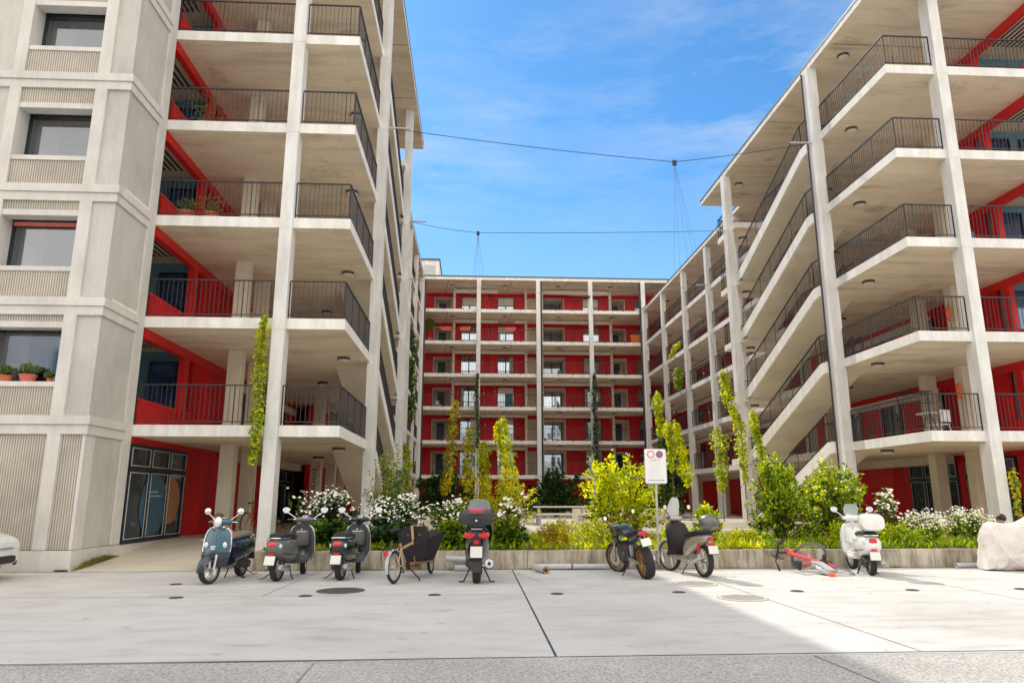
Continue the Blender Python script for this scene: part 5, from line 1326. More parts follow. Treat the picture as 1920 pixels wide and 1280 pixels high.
def shrub(name, label, base, rx, ry, h, nb, per, leaf, mats, wts, seed=1, flowers=0, fsz=.035, low=.12, arch=.25, stemr=.010, cat='shrub', group=None, spread=.25, fz=.55, twigs=True, wid=.36):
    r = random.Random(seed); t = thing(name, label, cat, base, group=group)
    lf = RawMB(); st = RawMB(); fl = RawMB(); tips = []
    for i in range(nb):
        a = r.uniform(0, 2*PI); q = r.random()**.5
        ph = r.uniform(low, 1)                                   # height of the tip in the crown
        prof = math.sqrt(max(0, 1-((ph-.45)/.62)**2))
        lump = .80+.55*noise.noise(Vector((math.cos(a)*1.6+seed, math.sin(a)*1.6, ph*2.2)))
        rad = q*prof*lump; hz = h*ph*(.90+.22*r.random())
        if i % 9 == 0 and h > .9: rad *= 1.22; hz *= 1.10
        tip = Vector((rx*rad*math.cos(a), ry*rad*math.sin(a), hz))
        b0 = Vector((rx*spread*r.uniform(-1, 1)*.5, ry*spread*r.uniform(-1, 1)*.5, 0))
        mid = b0.lerp(tip, .5)+Vector((0, 0, arch*h*.5*(1-ph*.4)))
        P_ = lambda s_: b0*(1-s_)**2+mid*2*s_*(1-s_)+tip*s_*s_
        if twigs and (i % 3 == 0): st.tube([P_(k/5) for k in range(6)], [stemr*(1-.15*k) for k in range(6)], 4, False)
        tips.append(tip)
        for j in range(per):
            s_ = 1-abs(r.gauss(0, .22)); 
            if s_ < .15: continue
            p = P_(s_)+rdir(r)*r.uniform(.02, .10)*max(.5, h*.5)
            if p.z < .02: p.z = .02+r.random()*.08
            tan = (P_(min(1, s_+.05))-P_(s_-.05)).normalized()
            d = (tan*.5+rdir(r)+Vector((p.x/rx, p.y/ry, .1))*.5).normalized()
            n_ = (Vector((0, 0, 1))+rdir(r)*.7).normalized()
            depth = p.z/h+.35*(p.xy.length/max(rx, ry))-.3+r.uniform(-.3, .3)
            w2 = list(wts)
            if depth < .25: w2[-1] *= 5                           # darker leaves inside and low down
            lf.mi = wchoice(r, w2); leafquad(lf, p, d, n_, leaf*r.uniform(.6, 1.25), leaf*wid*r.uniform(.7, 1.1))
    ft = [q_ for q_ in tips if q_.z > h*fz]
    for i in range(flowers):
        q_ = r.choice(ft) if ft else tips[0]
        p = q_+rdir(r)*r.uniform(.03, .18); flower(fl, r, p+Vector((0, -.04, .03)), fsz*r.uniform(.7, 1.25), Vector((0, -.5, 1)).normalized())
    if st.f: st.build('stems', 'stem', t)
    lf.build('foliage', mats, t, False)
    if flowers: fl.build('flowers', ['petal', 'petalc'], t, False)
    return t
G4 = ['lf_y', 'lf_g', 'lf_m', 'lf_d']
Z0 = .32
shrub('flowering_shrub', 'white flowering rose shrub over dark leaves, behind the grey scooter', (-3.3, 17.4, Z0), .95, .6, 1.22, 90, 42, .085, ['lf_m', 'lf_d', 'lf_o', 'lf_d'], [3, 5, .25, 4], 11, 440, .033)
shrub('flowering_shrub', 'white flowering rose shrub behind the black scooter and the cargo bike', (-1.75, 17.4, Z0), 1.0, .6, 1.15, 90, 42, .085, ['lf_m', 'lf_d', 'lf_o', 'lf_d'], [3, 4, .3, 4], 12, 440, .033)
shrub('flowering_shrub', 'white flowering rose shrub left of the touring scooter, above its fresh green leaves', (-.5, 17.6, Z0), .8, .5, .98, 60, 42, .08, ['lf_g', 'lf_m', 'lf_o', 'lf_d'], [3, 4, .3, 2], 13, 220, .032)
shrub('flowering_shrub', 'single tall rose stem with few white blooms beside the left white column', (-4.1, 17.2, Z0), .45, .35, 1.25, 18, 20, .08, ['lf_m', 'lf_d'], [2, 3], 14, 14, .045, fz=.6)
shrub('leafy_plant', 'broad-leaved dark green plant at the planter edge behind the grey scooter', (-3.05, 16.35, Z0), .85, .32, .62, 60, 26, .15, ['lf_m', 'lf_g', 'lf_d'], [3, 1.2, 4], 15, cat='plant', low=.3, wid=.45, twigs=False)
shrub('leafy_plant', 'broad-leaved bluish green plant at the planter edge behind the cargo bike', (-1.6, 16.35, Z0), .85, .32, .58, 60, 26, .14, ['lf_m', 'lf_d', 'lf_d'], [3, 3, 4], 16, cat='plant', low=.3, wid=.45, twigs=False)
shrub('leafy_plant', 'fresh green broad-leaved plant at the planter edge left of the touring scooter', (-.35, 16.35, Z0), .7, .32, .62, 55, 26, .13, ['lf_g', 'lf_m', 'lf_d'], [4, 3, 1.5], 17, cat='plant', low=.3, wid=.45, twigs=False)
shrub('leafy_plant', 'green broad-leaved plant at the planter edge right of the touring scooter', (.85, 16.35, Z0), .55, .32, .66, 50, 26, .13, ['lf_g', 'lf_m', 'lf_d'], [3, 3, 2], 18, cat='plant', low=.3, wid=.45, twigs=False)
shrub('leafy_plant', 'low bright green tuft at the left end of the planter', (-4.2, 16.15, Z0), .35, .25, .26, 40, 14, .09, ['lf_g', 'lf_m'], [2, 3], 19, cat='plant', low=.3, wid=.3, twigs=False)
shrub('small_tree', 'airy grey-green small tree in front of the left stair columns', (-2.1, 18.7, Z0), .85, .7, 2.3, 80, 34, .075, ['lf_s', 'lf_g', 'lf_y', 'lf_m'], [4, 2, 1, 2], 20, 0, arch=.1, cat='tree', low=.35, stemr=.014)
shrub('flowering_shrub', 'small rose shrub with white and orange blooms right of the touring scooter top case', (.95, 17.5, Z0), .50, .42, 1.12, 45, 34, .08, ['lf_m', 'lf_o', 'lf_y', 'lf_d'], [3, 1.6, 1.5, 2], 21, 75, .055)
shrub('yellow_shrub', 'tall yellow-green and orange bush under the hanging wires in the courtyard', (.95, 24.2, CZ), 1.45, 1.0, 1.9, 110, 32, .10, ['lf_y', 'lf_o', 'lf_g', 'lf_m'], [7, 2.5, 2, 1], 22, arch=.15)
shrub('yellow_shrub', 'large bright yellow-green bush between the motorcycle and the parking sign', (4.0, 20.0, Z0), 1.75, 1.2, 2.15, 170, 40, .115, ['lf_y', 'lf_g', 'lf_m', 'lf_d'], [9, 2.5, 1.2, .8], 23, arch=.25, low=.08)
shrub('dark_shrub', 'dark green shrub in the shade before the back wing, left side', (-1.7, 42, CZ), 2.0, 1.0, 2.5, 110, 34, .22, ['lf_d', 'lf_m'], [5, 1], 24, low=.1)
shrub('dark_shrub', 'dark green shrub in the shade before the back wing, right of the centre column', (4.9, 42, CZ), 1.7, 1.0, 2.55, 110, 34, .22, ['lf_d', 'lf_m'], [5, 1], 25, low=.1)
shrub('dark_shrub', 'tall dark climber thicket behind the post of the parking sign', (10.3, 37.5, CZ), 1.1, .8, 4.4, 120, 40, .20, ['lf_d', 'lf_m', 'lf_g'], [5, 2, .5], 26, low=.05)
shrub('leafy_plant', 'light green plant with orange tips behind the champagne scooter', (5.6, 17.1, Z0), .52, .42, .95, 55, 30, .10, ['lf_g', 'lf_y', 'lf_m', 'lf_o'], [4, 3, 2, .5], 27, cat='plant', wid=.4)
shrub('green_shrub', 'tall green bush with reddish stems behind the fallen bicycle', (7.75, 18.1, Z0), .85, .75, 2.05, 150, 36, .105, ['lf_g', 'lf_y', 'lf_m', 'lf_d'], [5, 2.5, 3, 2], 28, low=.15, arch=.15, stemr=.014)
shrub('green_shrub', 'wide green bush at the foot of the right stair column behind the white scooter', (9.55, 18.7, Z0), 1.35, .9, 2.0, 190, 36, .105, ['lf_g', 'lf_y', 'lf_m', 'lf_d'], [4, 3, 3, 1.5], 29, 60, .045, low=.1, arch=.2)
shrub('flowering_shrub', 'rose shrub with white blooms and reddish leaves right of the white scooter', (10.55, 18.0, Z0), .55, .45, 1.22, 50, 34, .075, ['lf_g', 'lf_m', 'lf_o', 'lf_d'], [2, 3, 1.2, 2], 30, 95, .05)
for i, (x, y, rx_, l) in enumerate([(11.0, 17.2, .75, 'low green plant with white flower heads right of the white scooter'), (12.2, 17.4, .8, 'low green plant with white flower heads behind the covered motorcycle')]):
    shrub('flowering_plant', l, (x, y, Z0), rx_, .6, .78, 75, 30, .075, ['lf_g', 'lf_y', 'lf_m', 'lf_d'], [4, 2, 3, 1.5], 31+i, 700, .026, cat='plant', low=.3, fz=.6, twigs=False)
for i, (x, y, rx_, hh, l, m_) in enumerate([
    (1.9, 16.7, .6, .55, 'dry golden perennial tuft left of the joined pipes', ['drygrass', 'lf_o', 'lf_y']),
    (3.0, 17.1, .75, .62, 'pale flowering perennial behind the naked motorcycle', ['lf_y', 'drygrass', 'lf_g']),
    (2.3, 18.6, .9, .62, 'cream flowering perennial patch in the middle of the bed', ['drygrass', 'lf_y', 'lf_g']),
    (4.7, 16.7, .5, .60, 'fresh green perennial at the foot of the parking sign', ['lf_g', 'lf_m', 'lf_y']),
    (6.5, 17.2, .55, .42, 'low yellowish perennial between champagne scooter and fallen bicycle', ['lf_y', 'drygrass', 'lf_g']),
    (9.9, 16.6, .85, .58, 'low green perennial right behind the white scooter', ['lf_g', 'lf_y', 'lf_m']),
    (8.6, 16.5, .7, .60, 'low green perennial between fallen bicycle and white scooter', ['lf_g', 'lf_m', 'lf_y'])]):
    shrub('perennial_plant', l, (x, y, Z0), rx_, .5, hh, 80, 22, .075, m_, [3, 2, 2], 40+i, 60 if i in (1, 2) else 0, .02, cat='plant', low=.3, twigs=False, wid=.25)

# ground cover over the whole bed: nobody could count it
r = random.Random(77); b = RawMB()
for i in range(15000):
    x = r.uniform(-4.3, 12.7); y = 16.0+r.random()**1.4*5.3
    n1_ = noise.noise(Vector((x*.7, y*.7, 3)))
    p = Vector((x, y, .33+r.random()*.10*(1+n1_)))
    d = Vector((r.gauss(0, .5), r.gauss(0, .5), r.uniform(.4, 1.3))).normalized()
    warm = 1.0 < x < 6.5
    b.mi = wchoice(r, [3+3*n1_, 2, 1.2, 2.2] if warm else [.8, 3, 3, .5])
    leafquad(b, p, d, rdir(r), r.uniform(.08, .24), r.uniform(.012, .03))
tag(b.build('ground_cover', ['lf_y', 'lf_g', 'lf_m', 'drygrass'], None, False), 'low mixed green and straw ground cover filling the planter bed', 'ground cover', kind='stuff')
b = RawMB()
for i in range(1100):                                            # weeds in the joints and along the plinth
    if i < 700: s_ = r.random(); x = -8.28+.10*r.random(); y = 15.8+s_*1.9; z = (y-15.75)/4.75*.4; hh = .13*math.sin(PI*s_)+.02
    elif i < 820: x = r.uniform(-8.6, -8.33); y = 15.80; z = 0; hh = .05
    else: x = r.choice([-4.2, -2.2, -.3, .2, 1.3, 2.15, 5.6, 7.2, 9.3, 11.0])+r.gauss(0, .12); y = 15.72; z = 0; hh = .05
    d = Vector((r.gauss(0, .5), r.gauss(0, .5), 1)).normalized(); b.mi = 0 if i < 700 and r.random() < .7 else 1
    leafquad(b, Vector((x, y, z)), d, rdir(r), hh*r.uniform(.6, 1.3), .006)
tag(b.build('joint_weeds', ['drygrass', 'lf_m'], None, False), 'small dry weeds growing along the foot of the plinth and planter', 'weeds', kind='stuff')
b = RawMB()
for i in range(2600):
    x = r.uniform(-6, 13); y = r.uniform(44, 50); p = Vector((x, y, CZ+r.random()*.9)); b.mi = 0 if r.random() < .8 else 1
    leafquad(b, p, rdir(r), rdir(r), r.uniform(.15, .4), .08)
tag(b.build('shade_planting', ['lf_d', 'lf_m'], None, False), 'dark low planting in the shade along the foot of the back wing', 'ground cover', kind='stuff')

def vine(label, pts, rad, n, leaf, mats, wts, seed, stem_to=None):
    o0 = Vector(pts[0]); t = thing('climbing_plant', label, 'climbing plant', pts[0]); r = random.Random(seed)
    P_ = [Vector(p)-o0 for p in pts]; lf = RawMB(); st = RawMB()
    for i in range(n):
        q = r.random()*(len(P_)-1); k = int(q); f = q-k; c = P_[k].lerp(P_[min(k+1, len(P_)-1)], f)
        lump = .45+.75*abs(noise.noise(Vector((c.z*1.3+seed, seed*.7, 0))))*2.0
        endt = min(1, 4*min(q, len(P_)-1-q)/(len(P_)-1)+.35)
        a = r.uniform(0, 2*PI); rr = rad*lump*endt*r.random()**.6
        p = c+Vector((math.cos(a)*rr, math.sin(a)*rr, r.gauss(0, .05)))
        d = (Vector((math.cos(a)*.7, math.sin(a)*.7, -.8))+rdir(r)*.5).normalized(); n_ = (Vector((math.cos(a), math.sin(a), .6))+rdir(r)*.4).normalized()
        lf.mi = wchoice(r, wts); leafquad(lf, p, d, n_, leaf*r.uniform(.65, 1.25), leaf*.48*r.uniform(.8, 1.1))
    if stem_to is None: stem_to = (pts[-1][0], pts[-1][1], .35)
    for k in range(2):
        off = Vector((.03*k, .02*k, 0)); st.tube([q+off+rdir(r)*.02 for q in P_]+[Vector(stem_to)-o0+off], .010, 5, False)
    st.build('stem', 'stem', t); lf.build('foliage', mats, t, False)
vm = ['lf_y', 'lf_g', 'lf_m', 'lf_o']
vine('climbing plant on the left building column, hanging from the second gallery to the ground', [(-5.26, 17.62, 5.96), (-5.3, 17.6, 5.3), (-5.29, 17.62, 4.49), (-5.26, 17.62, 3.69), (-5.27, 17.62, 3.04), (-5.28, 17.62, 2.34)], .22, 850, .10, vm, [3.5, 4, 2, .2], 1, (-5.2, 17.66, .5))
vine('dark green climber on the far left columns, from the sixth to the second floor', [(-4.64, 50, 13.66), (-4.42, 50, 11.63), (-4.43, 50, 9.32), (-4.42, 50, 6.68)], .42, 1500, .2, ['lf_m', 'lf_d', 'lf_g'], [4, 3, 1], 2)
vine('yellow-green climber at the foot of the left stair columns', [(-4.05, 42, 4.6), (-3.85, 42, 3.4), (-3.7, 42, 1.6), (-3.7, 42, .7)], .5, 900, .17, vm, [4, 3, 2, 1], 3)
vine('orange and green climber on the leftmost wire of the courtyard', [(-.81, 34.5, 6.12), (-.94, 34.5, 4.83), (-1.02, 34.5, 3.55), (-1.2, 34.5, 2.29), (-1.34, 34.5, 1.75)], .40, 800, .15, vm, [4, 2, 1.5, 2.6], 4, (-1.4, 34.5, .4))
vine('yellow climber on the second wire from the left of the courtyard', [(-.17, 35.5, 4.93), (-.21, 35.5, 3.87), (-.23, 35.5, 2.83), (-.24, 35.5, 1.8)], .36, 650, .15, vm, [5, 2, 1, 1.6], 5)
vine('short green climber between the second and fourth wires', [(.57, 35.2, 4.17), (.5, 35.2, 3.34), (.58, 35.2, 2.57), (.77, 35.2, 2.06)], .38, 650, .15, vm, [4, 4, 1, 1], 6)
vine('dark green climber on the second column of the back wing', [(.36, 56.9, 11.33), (.25, 56.9, 9.58), (.44, 56.9, 7.43), (.38, 56.9, 5.31)], .20, 700, .15, ['lf_m', 'lf_d', 'lf_o'], [3, 4, .3], 7)
vine('dark green climber on the fourth column of the back wing', [(9.89, 56.9, 11.42), (9.87, 56.9, 8.79), (9.85, 56.9, 6.2), (9.88, 56.9, 3.87)], .24, 850, .16, ['lf_m', 'lf_d'], [2, 5], 8)
vine('bright yellow climber rising to a pointed top above the yellow bush, left strand', [(1.18, 34, 5.04), (1.26, 34, 4.28), (1.42, 34, 3.53), (1.62, 34, 2.4), (1.7, 34, 1.0)], .30, 620, .15, vm, [7, 3, .5, .4], 9)
vine('bright yellow climber rising to a pointed top above the yellow bush, right strand', [(1.47, 34.8, 5.39), (1.6, 34.8, 4.35), (1.79, 34.8, 3.32), (2.05, 34.8, 2.3), (2.2, 34.8, 1.0)], .32, 620, .15, vm, [7, 3, .5, .3], 10)
vine('slim yellow-green climber above the top left of the parking sign', [(8.72, 33, 6.38), (8.72, 33, 5.74), (8.78, 33, 4.98), (8.83, 33, 4.36)], .22, 420, .14, vm, [5, 3, 1, .2], 11)
vine('yellow-green climber directly right of the parking sign', [(7.89, 28.4, 4.5), (7.92, 28.4, 3.85), (7.96, 28.4, 3.22), (7.97, 28.4, 2.58)], .20, 480, .12, vm, [5, 3, 1, .2], 12)
vine('bright climber sweeping down to the right, second one right of the parking sign', [(8.12, 28, 4.46), (8.17, 28, 3.72), (8.27, 28, 3.19), (8.39, 28, 2.57), (8.51, 28, 1.99)], .27, 700, .12, vm, [6, 3, .6, .2], 13)
vine('long climber curving down in front of the second right stair column', [(9.63, 26.5, 6.27), (9.7, 26.5, 5.54), (9.97, 26.5, 4.62), (10.15, 26.5, 4.11), (10.16, 26.5, 3.11), (10.19, 26.5, 2.12)], .26, 1100, .115, vm, [4, 4, 1, .4], 14)
vine('climber with green leaves left of the long curving one', [(9.92, 28.4, 4.29), (9.98, 28.4, 3.44), (9.97, 28.4, 2.59), (9.96, 28.4, 1.75)], .30, 700, .12, vm, [3, 4, 2, .3], 15)
vine('short climber at the foot of the lowest right stair flight', [(10.99, 27.3, 4.86), (11.01, 27.3, 4.19), (11.17, 27.3, 3.57), (11.22, 27.3, 3.0)], .28, 460, .12, vm, [4, 4, 1, .1], 16)
vine('small yellow plant trailing over a gallery rail on the far right wing', [(13.55, 45, 11.5), (13.2, 45, 11.1), (12.9, 45, 10.5)], .26, 260, .15, vm, [6, 2, 1, .1], 17, (13.9, 45, 10.2))
vine('small green plant hanging on a far column of the right wing', [(13.5, 45.6, 9.9), (13.5, 45.6, 9.2), (13.5, 45.6, 8.5)], .34, 340, .15, ['lf_g', 'lf_m'], [3, 3], 18, (13.7, 45.6, 8.0))
vine('thin climber on the front right column beside the covered motorcycle', [(14.08, 18.1, 2.25), (14.12, 18.1, 1.87), (14.12, 18.1, 1.53), (14.08, 18.1, 1.06)], .10, 110, .11, vm, [4, 3, 1, 1], 19)

# potted plants
def potted(label, x, y, z, pr, ph, pm, kind, seed, name='potted_plant'):
    t = thing(name, label, 'potted plant', (x, y, z))
    b = MB(); b.lathe([(pr*.75, 0), (pr, ph*.9), (pr*1.08, ph*.9), (pr*1.08, ph), (pr*.9, ph), (pr*.85, ph*.85), (0, ph*.85)], (0, 0, 0), n=20)
    if pm == 'potp':
        for k in range(4): b.lathe([(pr*.8+.06*pr*k, ph*.2*k+.03), (pr*.86+.06*pr*k, ph*.2*k+.045), (pr*.8+.06*pr*k, ph*.2*k+.06)], (0, 0, 0), n=20)
    b.build('pot', pm, t); r = random.Random(seed); lf = RawMB()
    if kind == 'topiary':
        b = MB(); b.tube([(0, 0, ph*.8), (0, 0, 1.3)], .02, 6); b.build('trunk', 'stem', t)
        for i in range(900): d = rdir(r); lf.mi = wchoice(r, [1, 3]); leafquad(lf, Vector((0, 0, 1.6))+d*.48*r.random()**.3, (d+rdir(r)).normalized(), rdir(r), .10, .04)
    else:
        for i in range(260):
            d = (Vector((r.gauss(0, .6), r.gauss(0, .6), 1))).normalized(); q = r.random()
            lf.mi = wchoice(r, [2, 2]); leafquad(lf, Vector((0, 0, ph*.9))+d*kind*q, (d+rdir(r)*.8).normalized(), rdir(r), .07, .022)
    lf.build('foliage', ['lf_s', 'lf_m'], t, False)
potted('green plant in a terracotta bowl on the tower window sill, leftmost of three', -10.35, 16.08, 3.985, .17, .14, 'pot', .22, 1)
potted('bushy grey-green plant in a ribbed pink pot on the tower window sill', -9.85, 16.08, 3.985, .17, .16, 'potp', .26, 2)
potted('tiny plant in a small terracotta pot at the right end of the tower window sill', -9.38, 16.08, 3.985, .06, .09, 'pot', .13, 3)
potted('large orange planter box with greenery on the third left gallery', -7.75, 18.35, 8.7, .26, .26, 'pot', .42, 4)
potted('second orange planter with a dark bushy plant on the third left gallery', -7.1, 18.3, 8.7, .20, .24, 'pot', .55, 5)
potted('tall leafy plant in a pot on the fourth left gallery behind the railing', -7.6, 18.5, 11.43, .2, .25, 'pot', .8, 6)
potted('ball-shaped topiary tree in a terracotta pot on the fifth gallery of the back wing', -3.75, 58.4, 14.16, .25, .4, 'pot', 'topiary', 7, 'topiary_tree')
for i, (x, l) in enumerate([(-2.3, 'pink flower box hung on the back wing railing, left of the first bay pillar'), (-.75, 'pink flower box hung on the back wing railing in front of the first window'), (3.0, 'pink flower box hung on the back wing railing before the second window')]):
    t = thing('flower_box', l, 'flower box', (x, 57.42, 15.0)); b = MB(); b.box(-.4, .4, -.1, .1, 0, .16); b.build('box', 'pot', t, False, .01)
    r = random.Random(i); fl = RawMB()
    for k in range(60): flower(fl, r, Vector((r.uniform(-.45, .45), r.uniform(-.15, .1), .18+r.random()*.12)), .05, Vector((0, -1, .3)))
    tag(fl.build('blossoms', ['pinkp', 'pinkp'], t, False), kind='stuff')
# balcony things
def tag1(o, l, c): return tag(o, l, c)
t = thing('orange_box', 'orange slatted balcony storage bench on the fifth gallery of the back wing at the right', 'bench', (14.1, 58.3, ZL[4]))
b = MB()
for k in range(5): b.box(-.8, .8, -.3, -.27, .12+.14*k, .23+.14*k)
b.box(-.8, .8, -.25, .3, .74, .78); b.build('slats', 'orangef', t, False)
b = MB(); b.box(-.78, -.72, -.26, -.2, 0, .74); b.build('leg', 'orangef', t, False)
b = MB(); b.box(.72, .78, -.26, -.2, 0, .74); b.build('leg', 'orangef', t, False)
def chair(x, y, z, rot, mat, label, nm='garden_chair'):
    t = thing(nm, label, 'chair', (x, y, z), (0, 0, rot))
    b = MB(); b.body([(-.22, .43, .20, .018), (0, .43, .23, .018), (.22, .44, .22, .018)], 14, 4); b.build('seat', mat, t)
    b = MB(); b.box(-.25, -.22, -.21, .21, .5, .86); b.build('backrest', mat, t, False, .015)
    for sx in (-1, 1):
        for sy in (-1, 1):
            b = MB(); b.tube([(sx*.19, sy*.18, .43), (sx*.24, sy*.22, 0)], .014, 6); b.build('leg', mat, t)
chair(14.25, 21.0, ZL[0], 1.9, 'chair', 'pale round-backed chair on the first right gallery behind the railing')
chair(15.4, 20.3, ZL[2], 2.4, 'turq', 'turquoise folding chair on the third right gallery behind the railing')
chair(14.0, 32.4, ZL[4], 2.8, 'turq', 'dark turquoise chair on the top landing beside the second stair column')
def gtable(x, y, z, label):
    t = thing('garden_table', label, 'table', (x, y, z)); b = MB(); b.lathe([(0, .70), (.36, .70), (.36, .725), (0, .725)], (0, 0, 0), n=24); b.build('table_top', 'greypl', t)
    for k in range(3):
        b = MB(); a = 2*PI*k/3; b.tube([(.06*math.cos(a), .06*math.sin(a), .70), (.3*math.cos(a), .3*math.sin(a), 0)], .014, 6); b.build('leg', 'rail', t)
gtable(14.9, 20.9, ZL[2], 'small round grey table on the third right gallery'); gtable(13.7, 20.6, ZL[0], 'small round grey table on the first right gallery')
for x, y, z, l in ((15.62, 21.84, ZL[0]+1.4, 'red cloth bag hanging on a pillar of the first right gallery'), (15.62, 21.84, ZL[1]+1.25, 'red sleeve-shaped cover hanging on a pillar of the second right gallery'), (15.62, 21.84, ZL[3]+.5, 'red fire extinguisher shape on a pillar of the fourth right gallery')):
    t = thing('red_bag', l, 'bag', (x, y, z)); b = MB(); b.body([(-.08, .2, .02, .1), (-.03, .2, .07, .24), (.05, .2, .07, .26), (.09, .18, .02, .12)], 14, 3); b.build('bag_body', 'orangep', t)
    b = MB(); b.tube([(0, 0, .42), (.03, 0, .52), (.06, 0, .42)], .008, 6); b.build('strap', 'black', t)
t = thing('drying_rack', 'dark clothes rack standing on the first right gallery', 'rack', (14.9, 23.2, ZL[0]))
b = MB()
for k in range(9): b.tube([(-.5+.13*k, -.3, 1.75), (-.5+.13*k, .3, 1.75)], .008, 5); b.tube([(-.5+.13*k, -.3, 1.75), (-.5+.13*k, -.3, 1.35)], .008, 5)
b.tube([(-.5, -.3, 1.75), (.54, -.3, 1.75)], .015, 6); b.tube([(-.5, -.3, 1.35), (.54, -.3, 1.35)], .015, 6); b.tube([(-.5, .3, 1.75), (.54, .3, 1.75)], .015, 6); b.build('bars', 'rail', t)
for sx in (-.5, .54):
    b = MB(); b.tube([(sx, 0, 1.75), (sx, 0, 0)], .016, 6); b.build('leg', 'rail', t)
t = thing('bicycle', 'dark bicycle standing under the left gallery behind the rose stem', 'bicycle', (-6.2, 21.3, .42), (0, 0, R(80)))
bike_wheel(t, (-.52, 0, .34), .34, None, .04); bike_wheel(t, (.52, 0, .34), .34, None, .04)
b = MB(); b.tube([(-.1, 0, .30), (.36, 0, .70), (-.22, 0, .72), (-.1, 0, .30), (-.52, 0, .34), (-.22, 0, .72)], .018, 8); b.tube([(.36, 0, .82), (.40, 0, .60), (.52, 0, .34)], .018, 8); b.build('frame', 'red_p', t)
b = MB(); b.tube([(.3, -.28, .98), (.36, 0, .95), (.3, .28, .98)], .013, 8); b.tube([(.36, 0, .95), (.36, 0, .8)], .016, 8); b.build('handlebar', 'black', t)
b = MB(); b.body([(-.38, .92, .07, .025), (-.25, .92, .08, .03), (-.08, .91, .02, .015)], 12); b.tube([(-.23, 0, .90), (-.21, 0, .72)], .014, 8); b.build('saddle', 'black', t)

for i, (x, n, m_, l) in enumerate([(6.6, 1, 'chair', 'white chair on the lowest gallery of the back wing right of the centre column'), (7.6, 3, 'turq', 'turquoise chair on the third gallery of the back wing before the wide window'),
        (-2.9, 2, 'chair', 'white chair on the third gallery of the back wing at the far left'), (12.9, 3, 'orangef', 'orange chair on the fourth gallery of the back wing at the right'),
        (1.5, 4, 'rail', 'dark chair on the fifth gallery of the back wing beside the first column'), (10.6, 1, 'rail', 'dark chair on the second gallery of the back wing right of the fourth column')]):
    chair(x, 60.3, ZL[n], -1.4+.3*i, m_, l)
for i, (x, y, z, k, l) in enumerate([(3.9, 60.6, ZL[1], .5, 'potted plant on the second gallery of the back wing beside a grey door'), (9.2, 60.8, ZL[2], .6, 'potted plant on the third gallery of the back wing near the fourth column'),
        (.9, 60.8, ZL[3], .5, 'potted plant on the fourth gallery of the back wing right of the second column'), (6.2, 58.2, ZL[0], .7, 'large leafy potted plant on the first gallery of the back wing'),
        (13.3, 20.5, ZL[1], .5, 'potted plant behind the railing of the second right gallery corner'), (12.9, 30.9+1.2, ZL[2], .5, 'potted plant on the third landing beside the second right stair column')]):
    potted(l, x, y, z, .2, .28, 'pot', k, 30+i)
# leaves and grit scattered on the pavement
r = random.Random(9); b = RawMB()
for i in range(420):
    x = r.uniform(-9, 13); y = 15.7-abs(r.gauss(0, 1.6)) if r.random() < .75 else r.uniform(5, 15)
    b.mi = wchoice(r, [2, 1, 1.4]); leafquad(b, Vector((x, y, .008)), Vector((r.gauss(0, 1), r.gauss(0, 1), .05)).normalized(), Vector((0, 0, 1)), r.uniform(.012, .045), r.uniform(.005, .016))
tag(b.build('fallen_leaves', ['drygrass', 'lf_o', 'stem'], None, False), 'tiny dry leaves and crumbs scattered over the pavement near the planter', 'leaf litter', kind='stuff')
# ------------------------------------------------------------------ people
def skin(name, J, E, mat, parent, root=0, lv=2):
    me = bpy.data.meshes.new(name); me.from_pydata([j[:3] for j in J], E, []); me.update()
    o = bpy.data.objects.new(name, me); col.objects.link(o); o.parent = parent; me.materials.append(M[mat])
    o.modifiers.new('skin', 'SKIN').use_smooth_shade = True
    sv = me.skin_vertices[0].data if me.skin_vertices else None
    if sv is None:
        me.attributes  # layer is created by the modifier below
    if not me.skin_vertices:
        C.view_layer.objects.active = o; o.select_set(True); bpy.ops.mesh.customdata_skin_add(); o.select_set(False)
    for i, j in enumerate(J):
        r_ = j[3]; me.skin_vertices[0].data[i].radius = (r_, j[4] if len(j) > 4 else r_); me.skin_vertices[0].data[i].use_root = (i == root)
    sb = o.modifiers.new('sub', 'SUBSURF'); sb.levels = lv; sb.render_levels = lv
    return o
def hand(parent, w, d, up, side, s=1.):
    """w wrist, d direction of the palm, up back-of-hand normal"""
    w, d, up = Vector(w), Vector(d).normalized(), Vector(up).normalized(); sd_ = d.cross(up).normalized()*side
    J = [(*w, .026*s, .020*s), (*(w+d*.05*s), .036*s, .017*s), (*(w+d*.085*s), .034*s, .015*s)]; E_ = [(0, 1), (1, 2)]
    for k, L_ in enumerate((.066, .074, .070, .055)):
        off = (k-1.5)*.019*s; a = w+d*.085*s+sd_*off
        for q, cc in ((.35, .0), (.7, .18), (1., .45)):
            J.append((*(a+d*L_*q*s-up*L_*cc*s*.8), .0085*s*(1.1-q*.25))); E_.append((len(J)-2 if q > .35 else 2, len(J)-1))
    a = w+d*.03*s-sd_*.03*s; J.append((*(a), .012*s)); E_.append((0, len(J)-1)); J.append((*(a+d*.035*s-sd_*.02*s-up*.012*s), .010*s)); E_.append((len(J)-2, len(J)-1)); J.append((*(a+d*.06*s-sd_*.022*s-up*.03*s), .008*s)); E_.append((len(J)-2, len(J)-1))
    return J, E_
